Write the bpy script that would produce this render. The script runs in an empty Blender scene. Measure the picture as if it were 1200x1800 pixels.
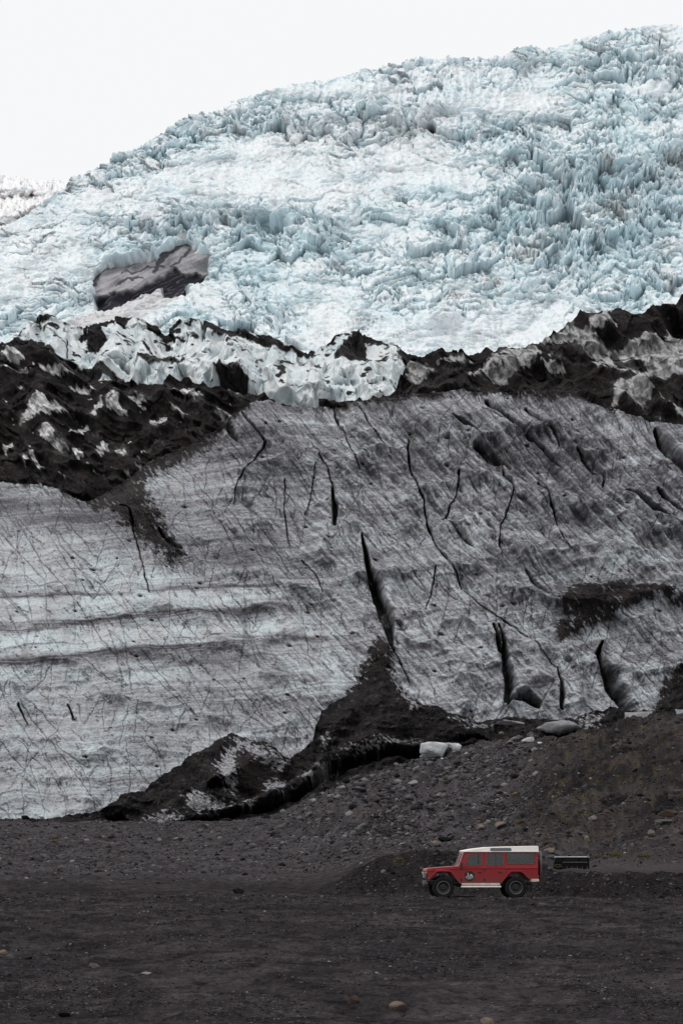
import bpy, bmesh, math, random
import numpy as np
from mathutils import Vector, Matrix

random.seed(7)
RNG = np.random.default_rng(7)
SC = bpy.context.scene
COL = SC.collection
PI = math.pi

# ------------------------------------------------------------------ camera
FPX, HY, CH = 6750.0, 1486.0, 2.0          # focal length in photo pixels, horizon row, eye height
cam_d = bpy.data.cameras.new('camera')
cam = bpy.data.objects.new('camera', cam_d)
COL.objects.link(cam)
cam.location = (0, 0, CH)
cam.rotation_euler = (PI / 2, 0, 0)
cam_d.sensor_fit = 'VERTICAL'
cam_d.sensor_height = 36.0
cam_d.sensor_width = 24.0
cam_d.lens = FPX / 1800 * 36
cam_d.shift_y = (HY - 900) / 1800
cam_d.clip_start, cam_d.clip_end = 1.0, 20000
SC.camera = cam

# ------------------------------------------------------------------ sky and sun
SUN_EL, SUN_ROT = math.radians(50), math.radians(238)
world = bpy.data.worlds.new('World')
SC.world = world
world.use_nodes = True
nt = world.node_tree
bg = nt.nodes['Background']
sky = nt.nodes.new('ShaderNodeTexSky')
sky.sky_type = 'NISHITA'
sky.sun_disc = False
sky.sun_elevation, sky.sun_rotation = SUN_EL, SUN_ROT
sky.dust_density = 4.0
cl = nt.nodes.new('ShaderNodeMix')           # a closed cloud deck over the blue
cl.data_type = 'RGBA'
cl.inputs['Factor'].default_value = 0.93
cl.inputs['B'].default_value = (9.85, 9.85, 9.9, 1)
nt.links.new(sky.outputs[0], cl.inputs['A'])
nt.links.new(cl.outputs['Result'], bg.inputs[0])
bg.inputs[1].default_value = 0.10
sun_d = bpy.data.lights.new('sun', 'SUN')
sun = bpy.data.objects.new('sun', sun_d)
COL.objects.link(sun)
sun_d.energy = 1.1
sun_d.angle = math.radians(25)
sun_d.color = (1.0, 0.97, 0.93)
_d = Vector((math.sin(SUN_ROT) * math.cos(SUN_EL), math.cos(SUN_ROT) * math.cos(SUN_EL), math.sin(SUN_EL)))
sun.rotation_euler = _d.to_track_quat('Z', 'Y').to_euler()
SC.view_settings.view_transform = 'Standard'
SC.view_settings.look = 'None'
SC.view_settings.exposure = 0.0
SC.view_settings.gamma = 1.0

# ------------------------------------------------------------------ noise
f32 = np.float32

def _hash(ix, iy, seed):
    h = ix.astype(np.uint32) * np.uint32(374761393) + iy.astype(np.uint32) * np.uint32(668265263) + np.uint32((seed * 974634777) & 0xFFFFFFFF)
    h = (h ^ (h >> np.uint32(13))) * np.uint32(1274126177)
    h = (h ^ (h >> np.uint32(16))) * np.uint32(2246822519)
    return h ^ (h >> np.uint32(15))

_GXT = np.cos(np.arange(1024) * 2 * PI / 1024).astype(f32); _GYT = np.sin(np.arange(1024) * 2 * PI / 1024).astype(f32)

def perlin(x, y, seed=0):
    x = np.asarray(x, f32); y = np.asarray(y, f32)
    x, y = np.broadcast_arrays(x, y)
    x0 = np.floor(x); y0 = np.floor(y)
    fx = x - x0; fy = y - y0
    x0 = x0.astype(np.int32); y0 = y0.astype(np.int32)
    sx = fx * fx * fx * (fx * (fx * 6 - 15) + 10)
    sy = fy * fy * fy * (fy * (fy * 6 - 15) + 10)
    def g(i, j, dx, dy):
        a = _hash(x0 + np.int32(i), y0 + np.int32(j), seed) & np.uint32(1023)
        return _GXT[a] * dx + _GYT[a] * dy
    a = g(0, 0, fx, fy); b = g(1, 0, fx - 1, fy)
    c = g(0, 1, fx, fy - 1); d = g(1, 1, fx - 1, fy - 1)
    return ((a + (b - a) * sx) * (1 - sy) + (c + (d - c) * sx) * sy) * f32(1.5)

def fbm(x, y, octv=4, seed=0, gain=0.5, lac=2.03):
    s = np.zeros(np.shape(x), f32); a = 1.0
    for o in range(octv):
        s += a * perlin(x + 17.3 * o, y - 9.1 * o, seed + o * 31)
        x = x * lac; y = y * lac; a *= gain
    return s

def ridged(x, y, octv=4, seed=0, gain=0.55, lac=2.1):
    s = np.zeros(np.shape(x), f32); a = 1.0; w = 1.0
    for o in range(octv):
        n = 1 - np.abs(perlin(x + 5.7 * o, y + 3.1 * o, seed + o * 13)) * 1.4
        n = np.clip(n, 0, 1) ** 2
        s += a * n * w
        w = np.clip(n * 1.6, 0, 1)
        x = x * lac; y = y * lac; a *= gain
    return s

def worley(x, y, seed=0, jit=0.9):
    x = np.asarray(x, f32); y = np.asarray(y, f32)
    x0 = np.floor(x).astype(np.int32); y0 = np.floor(y).astype(np.int32)
    f1 = np.full(x.shape, 9, f32); f2 = np.full(x.shape, 9, f32)
    bi = np.zeros(x.shape, np.uint32); dx = np.zeros(x.shape, f32); dy = np.zeros(x.shape, f32)
    for i in (-1, 0, 1):
        for j in (-1, 0, 1):
            h = _hash(x0 + np.int32(i), y0 + np.int32(j), seed)
            px = (x0 + i).astype(f32) - x + f32(.5) + ((h & np.uint32(0xFFFF)).astype(f32) / f32(65535) - f32(.5)) * f32(jit)
            py = (y0 + j).astype(f32) - y + f32(.5) + ((h >> np.uint32(16)).astype(f32) / f32(65535) - f32(.5)) * f32(jit)
            d = np.sqrt(px * px + py * py)
            m = d < f1
            f2 = np.where(m, f1, np.minimum(f2, d))
            f1 = np.where(m, d, f1)
            bi = np.where(m, h, bi)
            dx = np.where(m, -px, dx); dy = np.where(m, -py, dy)
    r = [(((bi * np.uint32(k)) >> np.uint32(9)) & np.uint32(1023)).astype(f32) / f32(1023) for k in (2654435761, 2246822519, 3266489917)]
    return f1, f2, r[0], r[1], r[2], dx, dy

def sstep(a, b, x):
    t = np.clip((x - a) / (b - a), 0, 1)
    return t * t * (3 - 2 * t)

def blur(a, r):
    for ax in (0, 1):
        p = np.pad(a, [(r + 1, r) if k == ax else (0, 0) for k in (0, 1)], mode='edge').astype(np.float64)
        c = np.cumsum(p, axis=ax)
        n = a.shape[ax]
        hi = np.take(c, np.arange(2 * r + 1, 2 * r + 1 + n), axis=ax)
        lo = np.take(c, np.arange(0, n), axis=ax)
        a = (hi - lo) / (2 * r + 1)
    return a.astype(f32)

def curve(pts, x):
    p = np.array(pts, float)
    return np.interp(x, p[:, 0], p[:, 1])

def poly_sd(U, V, pts):
    """signed distance to a closed outline, negative inside"""
    p = np.array(pts, float)
    ins = np.zeros(U.shape, bool); d = np.full(U.shape, 1e9, f32)
    for k in range(len(p)):
        x0, y0 = p[k]; x1, y1 = p[(k + 1) % len(p)]
        c = ((y0 > V) != (y1 > V))
        if y1 != y0:
            ins ^= c & (U < (x1 - x0) * (V - y0) / (y1 - y0) + x0)
        ex, ey = x1 - x0, y1 - y0
        t = np.clip(((U - x0) * ex + (V - y0) * ey) / max(ex * ex + ey * ey, 1e-9), 0, 1)
        d = np.minimum(d, np.hypot(U - x0 - t * ex, V - y0 - t * ey).astype(f32))
    return np.where(ins, -d, d)

def line_d(U, V, pts, pad, side=False):
    """distance to an open polyline of (x, y, width); also the width at the nearest place"""
    p = np.array(pts, float)
    D = np.full(U.shape, 1e6, f32); W = np.ones(U.shape, f32); S = np.zeros(U.shape, f32)
    m = (U > p[:, 0].min() - pad) & (U < p[:, 0].max() + pad) & (V > p[:, 1].min() - pad) & (V < p[:, 1].max() + pad)
    if not m.any():
        return (D, W, S) if side else (D, W)
    u = U[m]; v = V[m]
    d = np.full(u.shape, 1e6, f32); w = np.ones(u.shape, f32); sg = np.zeros(u.shape, f32)
    for k in range(len(p) - 1):
        x0, y0, w0 = p[k]; x1, y1, w1 = p[k + 1]
        ex, ey = x1 - x0, y1 - y0
        t = np.clip(((u - x0) * ex + (v - y0) * ey) / max(ex * ex + ey * ey, 1e-9), 0, 1)
        q = np.hypot(u - x0 - t * ex, v - y0 - t * ey)
        n = q < d
        d = np.where(n, q, d); w = np.where(n, w0 + (w1 - w0) * t, w)
        sg = np.where(n, np.sign(ey * (u - x0) - ex * (v - y0)), sg)
    D[m] = d; W[m] = w; S[m] = sg
    return (D, W, S) if side else (D, W)

# ------------------------------------------------------------------ materials
def new_mat(name):
    m = bpy.data.materials.new(name); m.use_nodes = True
    return m, m.node_tree, m.node_tree.nodes['Principled BSDF']

def surf_mat(name, rough=0.85, nscale=2.0, namp=0.25, bump=0.4, bdist=0.05, spec=0.25, sss=0.0):
    """surface pigment held on the mesh (dirt, ice, snow, stone) times a fine procedural grain"""
    m, t, b = new_mat(name)
    at = t.nodes.new('ShaderNodeAttribute'); at.attribute_name = 'pigment'
    tc = t.nodes.new('ShaderNodeTexCoord')
    nz = t.nodes.new('ShaderNodeTexNoise'); nz.inputs['Scale'].default_value = nscale
    nz.inputs['Detail'].default_value = 5; nz.inputs['Roughness'].default_value = 0.7
    t.links.new(tc.outputs['Object'], nz.inputs['Vector'])
    mr = t.nodes.new('ShaderNodeMapRange')
    mr.inputs['From Min'].default_value = 0.3; mr.inputs['From Max'].default_value = 0.7
    mr.inputs['To Min'].default_value = 1 - namp; mr.inputs['To Max'].default_value = 1 + namp
    t.links.new(nz.outputs['Fac'], mr.inputs['Value'])
    mx = t.nodes.new('ShaderNodeVectorMath'); mx.operation = 'SCALE'
    t.links.new(at.outputs['Color'], mx.inputs[0]); t.links.new(mr.outputs[0], mx.inputs['Scale'])
    t.links.new(mx.outputs[0], b.inputs['Base Color'])
    bp = t.nodes.new('ShaderNodeBump'); bp.inputs['Strength'].default_value = bump
    bp.inputs['Distance'].default_value = bdist
    t.links.new(nz.outputs['Fac'], bp.inputs['Height']); t.links.new(bp.outputs[0], b.inputs['Normal'])
    b.inputs['Roughness'].default_value = rough
    b.inputs['Specular IOR Level'].default_value = spec
    if sss:
        b.inputs['Subsurface Weight'].default_value = sss
        b.inputs['Subsurface Radius'].default_value = (0.6, 1.0, 1.15)
        b.inputs['Subsurface Scale'].default_value = 1.6
    return m

def plain_mat(name, col, rough=0.5, metal=0.0, spec=0.5, nscale=8.0, namp=0.12, dust=None, mud=None):
    m, t, b = new_mat(name)
    tc = t.nodes.new('ShaderNodeTexCoord')
    nz = t.nodes.new('ShaderNodeTexNoise'); nz.inputs['Scale'].default_value = nscale
    nz.inputs['Detail'].default_value = 4
    t.links.new(tc.outputs['Object'], nz.inputs['Vector'])
    cr = t.nodes.new('ShaderNodeMix'); cr.data_type = 'RGBA'
    c2 = dust or tuple(c * (1 - 2 * namp) for c in col)
    cr.inputs['A'].default_value = (*col, 1); cr.inputs['B'].default_value = (*c2, 1)
    mr = t.nodes.new('ShaderNodeMapRange')
    mr.inputs['From Min'].default_value = 0.35; mr.inputs['From Max'].default_value = 0.75
    mr.inputs['To Max'].default_value = 0.45 if dust else 1.0
    t.links.new(nz.outputs['Fac'], mr.inputs['Value'])
    t.links.new(mr.outputs[0], cr.inputs['Factor'])
    res = cr.outputs['Result']
    if mud:                                     # dried mud thrown up on the lower panels
        sx = t.nodes.new('ShaderNodeSeparateXYZ'); t.links.new(tc.outputs['Object'], sx.inputs[0])
        n2 = t.nodes.new('ShaderNodeTexNoise'); n2.inputs['Scale'].default_value = 9; n2.inputs['Detail'].default_value = 6
        t.links.new(tc.outputs['Object'], n2.inputs['Vector'])
        ad = t.nodes.new('ShaderNodeMath'); ad.operation = 'MULTIPLY_ADD'; ad.inputs[1].default_value = -.55
        t.links.new(n2.outputs['Fac'], ad.inputs[0]); t.links.new(sx.outputs['Z'], ad.inputs[2])
        m2 = t.nodes.new('ShaderNodeMapRange'); m2.inputs['From Min'].default_value = mud; m2.inputs['From Max'].default_value = mud - .5
        m2.inputs['To Max'].default_value = .62
        t.links.new(ad.outputs[0], m2.inputs['Value'])
        mm = t.nodes.new('ShaderNodeMix'); mm.data_type = 'RGBA'; mm.inputs['B'].default_value = (.055, .045, .042, 1)
        t.links.new(m2.outputs[0], mm.inputs['Factor']); t.links.new(res, mm.inputs['A']); res = mm.outputs['Result']
    t.links.new(res, b.inputs['Base Color'])
    b.inputs['Roughness'].default_value = rough
    b.inputs['Metallic'].default_value = metal
    b.inputs['Specular IOR Level'].default_value = spec
    return m

M_CLIFF = surf_mat('dirty_ice', 0.8, 2.6, 0.16, 0.25, 0.08, 0.1)
M_FALL = surf_mat('broken_ice', 0.75, 0.8, 0.06, 0.45, 0.2, 0.1, 0.32)
M_SERAC = surf_mat('white_ice', 0.75, 1.2, 0.08, 0.3, 0.1, 0.1, 0.08)
M_DEBRIS = surf_mat('black_debris', 0.95, 2.2, 0.35, 0.8, 0.15, 0.02)
M_GROUND = surf_mat('black_gravel', 0.95, 9.0, 0.45, 0.7, 0.03, 0.0)
M_STONE = surf_mat('loose_stone', 0.9, 6.0, 0.25, 0.5, 0.03, 0.04)

# ------------------------------------------------------------------ object helpers
def tag(o, label=None, cat=None, group=None, kind=None):
    if label: o['label'] = label
    if cat: o['category'] = cat
    if group: o['group'] = group
    if kind: o['kind'] = kind
    return o

def mesh_np(name, P, quads, col, mat, smooth=True):
    me = bpy.data.meshes.new(name)
    n = len(P); k = quads.shape[1]
    me.vertices.add(n); me.vertices.foreach_set('co', np.ascontiguousarray(P, f32).ravel())
    me.loops.add(quads.size); me.loops.foreach_set('vertex_index', np.ascontiguousarray(quads, np.int32).ravel())
    me.polygons.add(len(quads))
    me.polygons.foreach_set('loop_start', np.arange(0, quads.size, k, dtype=np.int32))
    me.polygons.foreach_set('loop_total', np.full(len(quads), k, np.int32))
    if smooth:
        me.polygons.foreach_set('use_smooth', np.ones(len(quads), bool))
    me.update(calc_edges=True)
    if col is not None:
        a = me.attributes.new('pigment', 'FLOAT_COLOR', 'POINT')
        c = np.ones((n, 4), f32); c[:, :3] = col
        a.data.foreach_set('color', c.ravel())
    me.materials.append(mat)
    o = bpy.data.objects.new(name, me); COL.objects.link(o)
    return o

def grid_quads(r, c):
    i = np.arange(r * c).reshape(r, c)
    return np.stack([i[:-1, :-1], i[1:, :-1], i[1:, 1:], i[:-1, 1:]], -1).reshape(-1, 4)

def place(U, V, D):
    return np.stack([D * (U - 600) / FPX, D, CH + D * (HY - V) / FPX], -1)

def normals(P):
    a = np.gradient(P, axis=0); b = np.gradient(P, axis=1)
    n = np.cross(a, b)
    n /= np.linalg.norm(n, axis=-1, keepdims=True) + 1e-9
    return np.where(n[..., 1:2] > 0, -n, n)

def lean(N, k, d=(0, -0.8, 0.5)):
    """relief direction: the slope's own normal leaned outwards, down the glacier"""
    M = N * (1 - k) + np.array(d, f32) * k
    return M / np.linalg.norm(M, axis=-1, keepdims=True)

def lerp(a, b, t):
    t = np.asarray(t)[..., None]
    return a * (1 - t) + b * t

def C(*c):
    return np.array(c, f32)

def uv_grid(u0, u1, du, top, bot, dv):
    us = np.arange(u0, u1 + du, du)
    vt = top(us); vb = bot(us)
    n = int(np.max(vb - vt) / dv) + 2
    t = np.linspace(0, 1, n)[:, None]
    V = vt[None] + (vb - vt)[None] * t
    U = np.repeat(us[None], n, 0)
    return U, V

def finish_sheet(name, P, colr, mat, back=((6, -3), (16, -12), (40, -40))):
    rows = [P[0] + np.array([0, dy, dz]) for dy, dz in back][::-1]
    cb = [colr[0]] * len(rows)
    P2 = np.concatenate([np.array(rows).reshape(len(rows), *P.shape[1:]), P], 0) if rows else P
    C2 = np.concatenate([np.array(cb).reshape(len(cb), *colr.shape[1:]), colr], 0) if rows else colr
    r, c = P2.shape[:2]
    return mesh_np(name, P2.reshape(-1, 3), grid_quads(r, c), C2.reshape(-1, 3), mat)

SNOW = C(0.735, 0.765, 0.785)
BLUE = C(0.535, 0.66, 0.705)
DEEP = C(0.42, 0.56, 0.63)
DIRT = C(0.015, 0.0135, 0.0140)

#@@ICEFALL
# ------------------------------------------------------------------ icefall
RIDGE = [(-400, 560), (-200, 470), (0, 398), (50, 374), (90, 340), (110, 318), (130, 306), (180, 281), (215, 266), (245, 256), (290, 226),
         (330, 201), (355, 191), (400, 179), (430, 169), (460, 159), (520, 142), (580, 136), (620, 120), (660, 114),
         (700, 110), (730, 95), (760, 93), (800, 101), (850, 97), (900, 84), (930, 74), (960, 79), (1000, 70),
         (1050, 60), (1090, 47), (1130, 42), (1170, 39), (1200, 40), (1300, 20), (1500, -20)]
ROCK = [(166, 500), (172, 478), (190, 468), (210, 464), (245, 456), (270, 452), (292, 442), (310, 436), (330, 430),
        (338, 440), (362, 446), (368, 456), (362, 478), (350, 492), (328, 496), (326, 512), (300, 515), (287, 514), (285, 500),
        (255, 512), (232, 523), (205, 532), (172, 540), (168, 520)]

def blob(U, V, cx, cy, rx, ry, ang=0.0):
    a = math.radians(ang)
    x = (U - cx) * math.cos(a) + (V - cy) * math.sin(a)
    y = -(U - cx) * math.sin(a) + (V - cy) * math.cos(a)
    return np.exp(-((x / rx) ** 2 + (y / ry) ** 2))

def build_icefall():
    U, V = uv_grid(-260, 1460, 1.05, lambda u: curve(RIDGE, u) + 4, lambda u: u * 0 + 680, 1.05)
    U = U.astype(f32); V = V.astype(f32)
    D = 1000 + 0.42 * (680 - V)
    D = D + 14 * fbm(U / 260, V / 150, 3, 5) + 6 * fbm(U / 90, V / 60, 2, 9)
    P = place(U, V, D).astype(f32)
    N = lean(blur_n(normals(P), 14), 0.93, (0, -0.93, 0.32))
    X = P[..., 0]
    S = (680 - V) * 0.36                        # metres up the slope
    wx = X + 3.0 * fbm(X / 14, S / 14, 3, 51); ws = S + 3.0 * fbm(X / 14, S / 14, 3, 57)
    top = V - curve(RIDGE, U)                   # rows below the skyline
    # how broken the ice is
    rough = 0.50 + 0.60 * fbm(U / 170, V / 90, 3, 21)
    rough += 0.55 * blob(U, V, 1060, 330, 190, 120, -20) + 0.5 * blob(U, V, 320, 400, 130, 45, -5) + 0.35 * blob(U, V, 1000, 440, 200, 70)
    rough += 0.08 * np.exp(-(top / 60) ** 2)
    calm = blob(U, V, 400, 300, 150, 34, -14) + blob(U, V, 700, 285, 60, 26, -60) + blob(U, V, 840, 185, 110, 22, -8)
    calm += 1.2 * blob(U, V, 60, 470, 130, 60, -20) + 1.3 * blob(U, V, 800, 590, 280, 38, -4) + blob(U, V, 1130, 155, 60, 14)
    calm += 1.0 * blob(U, V, 180, 350, 90, 26, -14) + 1.1 * blob(U, V, 230, 545, 110, 26, -16) + 0.6 * blob(U, V, 560, 330, 220, 30, -8)
    rough = np.clip(rough - 0.70 * calm, 0.12, 1.4) * (0.55 + 0.45 * sstep(0, 50, top))
    H = np.zeros(U.shape, f32)
    gap = np.zeros(U.shape, f32)
    for sc, amp, tilt, sd, ax in ((9.0, 2.8, 4.6, 61, 1.6), (3.9, 1.3, 2.8, 67, 1.4), (1.8, 0.6, 1.6, 71, 1.2)):
        a = math.radians(-24)
        gx = (wx * math.cos(a) + ws * math.sin(a)) / sc; gs = (-wx * math.sin(a) + ws * math.cos(a)) / (sc * ax)
        f1, f2, r1, r2, r3, dx, dy = worley(gx, gs, sd)
        e = f2 - f1
        H += amp * (r1 - 0.45) + tilt * ((r2 - 0.5) * dx * 2 + (r3 - 0.75) * dy * 2)
        gp = np.exp(-(e / 0.13) ** 2) * (r2 > 0.25)
        H -= amp * 0.75 * gp
        gap = np.maximum(gap, gp * min(1.0, amp / 1.5))
    # standing blades of ice on the right
    a = math.radians(58)
    bx = X * math.cos(a) + S * math.sin(a); bs = -X * math.sin(a) + S * math.cos(a)
    blade = ridged(bx / 10, bs / 2.8, 3, 83) - 0.75
    bm = 0.14 + 1.1 * blob(U, V, 1040, 340, 210, 120, -20) + 0.5 * blob(U, V, 340, 395, 120, 40)
    H = H * rough + 2.0 * blade * bm * (0.35 + 0.9 * sstep(-.4, .5, fbm(U / 90, V / 60, 2, 89))) * np.clip(rough, 0.15, 1)
    # crevasse sets running obliquely down the fall: tall thin blades
    a = math.radians(60); pu = U + 7 * fbm(U / 45, V / 45, 3, 84); pv = V + 7 * fbm(U / 45, V / 45, 3, 85)
    sl = 1 - np.abs(perlin((pu * math.cos(a) + pv * math.sin(a)) / 60, (-pu * math.sin(a) + pv * math.cos(a)) / 13, 86)) * 1.6
    bz = 0.12 + 1.0 * blob(U, V, 1040, 345, 190, 110, -18) + 0.7 * blob(U, V, 930, 430, 90, 70) + 0.35 * blob(U, V, 520, 500, 200, 60)
    clus = 0.25 + 1.1 * sstep(-.35, .5, fbm(U / 75, V / 45, 3, 88))
    H += 3.0 * (np.clip(sl, 0, 1) - 0.5) * np.clip(bz, 0, 1) * clus
    a = math.radians(97)
    sl = 1 - np.abs(perlin((pu * math.cos(a) + pv * math.sin(a)) / 42, (-pu * math.sin(a) + pv * math.cos(a)) / 15, 87)) * 1.6
    bz = 0.9 * blob(U, V, 330, 395, 110, 40, -4) + 0.5 * blob(U, V, 820, 150, 250, 50, -12) + 0.6 * blob(U, V, 480, 190, 110, 40, -25) + 0.5 * blob(U, V, 700, 200, 80, 50)
    H += 2.4 * (np.clip(sl, 0, 1) - 0.5) * np.clip(bz, 0, 1)
    H += 0.42 * fbm(X / 2.2, S / 2.2, 4, 91) * (0.7 + rough * 0.5) + 0.5 * (ridged(X / 5, S / 3.2, 3, 93) - 0.7) * sstep(0.9, 0.2, rough)
    H += 0.9 * fbm(X / 9, S / 4, 3, 97) * np.clip(calm, 0, 1)
    # the large free-standing tower and the hollow round the rock
    H += 5.0 * np.clip(1.2 * blob(U, V, 1060, 395, 38, 34, 30), 0, 1) + 4 * blob(U, V, 750, 205, 34, 22)
    sd_rock = poly_sd(U + 4 * perlin(U / 16, V / 16, 3), V + 4 * perlin(U / 16, V / 16, 4), ROCK)
    H -= 7 * sstep(8, -8, sd_rock)
    mid = curve([(150, 500), (172, 486), (210, 466), (300, 444), (330, 434), (370, 450)], U)
    H += 3.2 * np.exp(-((sd_rock - 8) / 6) ** 2) * sstep(4, -10, V - mid) * sstep(160, 185, U) * sstep(375, 350, U)
    gl = blob(U, V, 757, 226, 10, 7)
    H -= 7 * sstep(0.35, 0.6, gl)
    # soft dip of the snow apron under the rock
    P = P + N * (H * 1.18)[..., None] 
    n2 = normals(P)
    flat = n2[..., 2]
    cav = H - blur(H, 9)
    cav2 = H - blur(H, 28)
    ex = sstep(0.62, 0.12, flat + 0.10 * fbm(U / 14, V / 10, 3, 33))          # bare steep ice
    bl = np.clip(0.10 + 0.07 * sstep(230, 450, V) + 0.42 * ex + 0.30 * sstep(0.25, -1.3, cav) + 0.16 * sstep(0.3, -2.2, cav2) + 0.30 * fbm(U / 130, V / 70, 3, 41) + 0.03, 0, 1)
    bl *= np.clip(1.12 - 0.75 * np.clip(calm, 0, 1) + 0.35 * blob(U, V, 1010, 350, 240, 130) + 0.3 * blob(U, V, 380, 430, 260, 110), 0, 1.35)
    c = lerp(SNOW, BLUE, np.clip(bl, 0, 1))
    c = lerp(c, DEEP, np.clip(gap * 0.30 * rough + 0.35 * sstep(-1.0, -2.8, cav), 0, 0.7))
    c = c * (1 - 0.10 * sstep(-.1, .7, fbm(U / 7, V / 3.2, 4, 113)) + 0.03 * fbm(U / 2.5, V / 1.6, 2, 115))[..., None]
    # rock flour and dust in streaks
    du = sstep(0.05, 0.75, fbm(U / 60, V / 22, 4, 111) + 0.9 * blob(U, V, 720, 240, 170, 50) + 0.15 * np.exp(-(top / 110) ** 2)
               + 0.5 * blob(U, V, 60, 420, 110, 35) + 0.4 * blob(U, V, 560, 240, 150, 60) - 0.1)
    du *= sstep(-0.25, 0.55, fbm(U / 9, V / 5, 3, 117) + 0.25)
    c = lerp(c, C(0.47, 0.475, 0.49), du * 0.5)
    dk = np.zeros(U.shape, f32)
    for b in ((940, 440, 40, 16, -20), (1085, 372, 24, 30, -50), (865, 492, 26, 9, -15), (1190, 275, 26, 22, 0), (800, 520, 30, 8, 0),
              (1190, 500, 26, 12, 10), (690, 590, 18, 5, 0), (640, 575, 14, 4, 20), (1065, 285, 18, 20, 0), (650, 560, 30, 5, 0)):
        dk = np.maximum(dk, blob(U, V, *b))
    dk = sstep(0.25, 0.75, dk + 0.55 * fbm(U / 10, V / 8, 4, 121))
    c = lerp(c, C(0.20, 0.17, 0.16), dk * 0.75 * sstep(0.35, -0.7, fbm(U / 5, V / 4, 2, 127) - 0.2))
    c = lerp(c, C(0.03, 0.028, 0.032), sstep(0.4, 0.55, gl))
    # the grey old-snow apron under the rock
    ap = poly_sd(U + 6 * perlin(U / 25, V / 12, 7), V, [(110, 570), (170, 545), (235, 525), (285, 500), (330, 512), (300, 530), (262, 552), (220, 600), (110, 620)])
    c = lerp(c, C(0.56, 0.545, 0.555) * (1 + 0.08 * fbm(U / 30, (V + U * 0.3) / 3, 3, 133)[..., None]), sstep(4, -4, ap) * 0.85)
    c = lerp(c, C(0.10, 0.09, 0.10), sstep(7, 0, sd_rock) * sstep(-0.1, 0.4, fbm(U / 8, V / 8, 3, 137)) * 0.5)
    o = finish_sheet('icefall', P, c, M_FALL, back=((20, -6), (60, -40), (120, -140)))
    tag(o, 'steep icefall of broken pale blue and white seracs rising to the skyline', 'glacier', kind='structure')

def blur_n(N, r):
    M = np.stack([blur(N[..., k], r) for k in range(3)], -1)
    return M / (np.linalg.norm(M, axis=-1, keepdims=True) + 1e-9)

build_icefall()

def build_rock_outcrop():
    U, V = uv_grid(150, 385, 0.9, lambda u: curve([(150, 470), (200, 450), (290, 425), (330, 412), (385, 425)], u),
                   lambda u: curve([(150, 560), (200, 550), (260, 530), (330, 530), (385, 500)], u), 0.9)
    D = 1000 + 0.42 * (680 - V) + 4.5
    D = D + 14 * fbm(U / 260, V / 150, 3, 5) + 6 * fbm(U / 90, V / 60, 2, 9)
    P = place(U, V, D)
    N = lean(blur_n(normals(P), 12), 0.95, (0, -1, 0.15))
    a = math.radians(-24)
    x = (U * math.cos(a) + V * math.sin(a)) / 6; y = (-U * math.sin(a) + V * math.cos(a)) / 6
    H = 0.35 * fbm(x / 7, y / 3, 3, 201) + 1.3 * (ridged(x / 13, y / 5, 2, 207) - .6)
    # smooth upper slabs, undercut dark foot
    dk = poly_sd(U + 5 * fbm(U / 16, V / 16, 3, 211), V + 5 * fbm(U / 16, V / 16, 3, 212), [(160, 545), (170, 524), (188, 516), (212, 511), (239, 508), (260, 497), (279, 492), (292, 481), (308, 472), (321, 479), (345, 481), (362, 484), (372, 500), (340, 520), (289, 520), (284, 508), (271, 510), (249, 522), (228, 530), (201, 540), (177, 550)])
    foot = sstep(3, -3, dk)
    H -= 2.0 * foot + 0.03 * (V - 480)
    P = P + N * H[..., None]
    fl = normals(P)[..., 2]
    st = fbm((U - .35 * V) / 60, (V + 0.40 * U) / 6.0, 4, 217)
    snow_less_shade = np.clip(0.80 + 0.35 * st + 0.25 * fbm(U / 30, V / 24, 3, 219), 0, 1) * (1 - foot)
    ln = np.full(U.shape, 99., f32)
    for q in ([(164, 500, 4), (172, 480, 4), (200, 467, 3), (240, 458, 3), (275, 451, 3), (300, 440, 4), (330, 432, 5)], [(215, 480, 1), (240, 478, 1), (262, 470, 1), (290, 470, 1)], [(205, 500, 1), (225, 490, 2), (250, 488, 1)], [(272, 478, 2), (286, 455, 5), (300, 445, 4), (320, 434, 4)], [(300, 470, 1), (320, 455, 1.5), (335, 440, 2)]):
        d, w = line_d(U + 3 * fbm(U / 12, V / 12, 3, 221), V + 3 * fbm(U / 12, V / 12, 3, 223), q, 40)
        ln = np.minimum(ln, d - w)
    snow_less_shade *= 1 - .85 * sstep(1.5, -.5, ln)  # dark lines; the top one paints in shade under the ice overhang
    c = lerp(C(0.034, 0.032, 0.041), C(0.36, 0.35, 0.366), snow_less_shade)
    c = lerp(c, C(0.3, 0.3, 0.32), foot * sstep(0.62, 0.8, ridged(x / 7, y / 1.2, 2, 229) - 0.45) * 0.35)
    o = finish_sheet('rock_outcrop', P, c, M_DEBRIS, back=())
    tag(o, 'dark bedrock outcrop dusted with snow showing through the left of the icefall', 'rock outcrop', kind='thing')

build_rock_outcrop()

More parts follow.
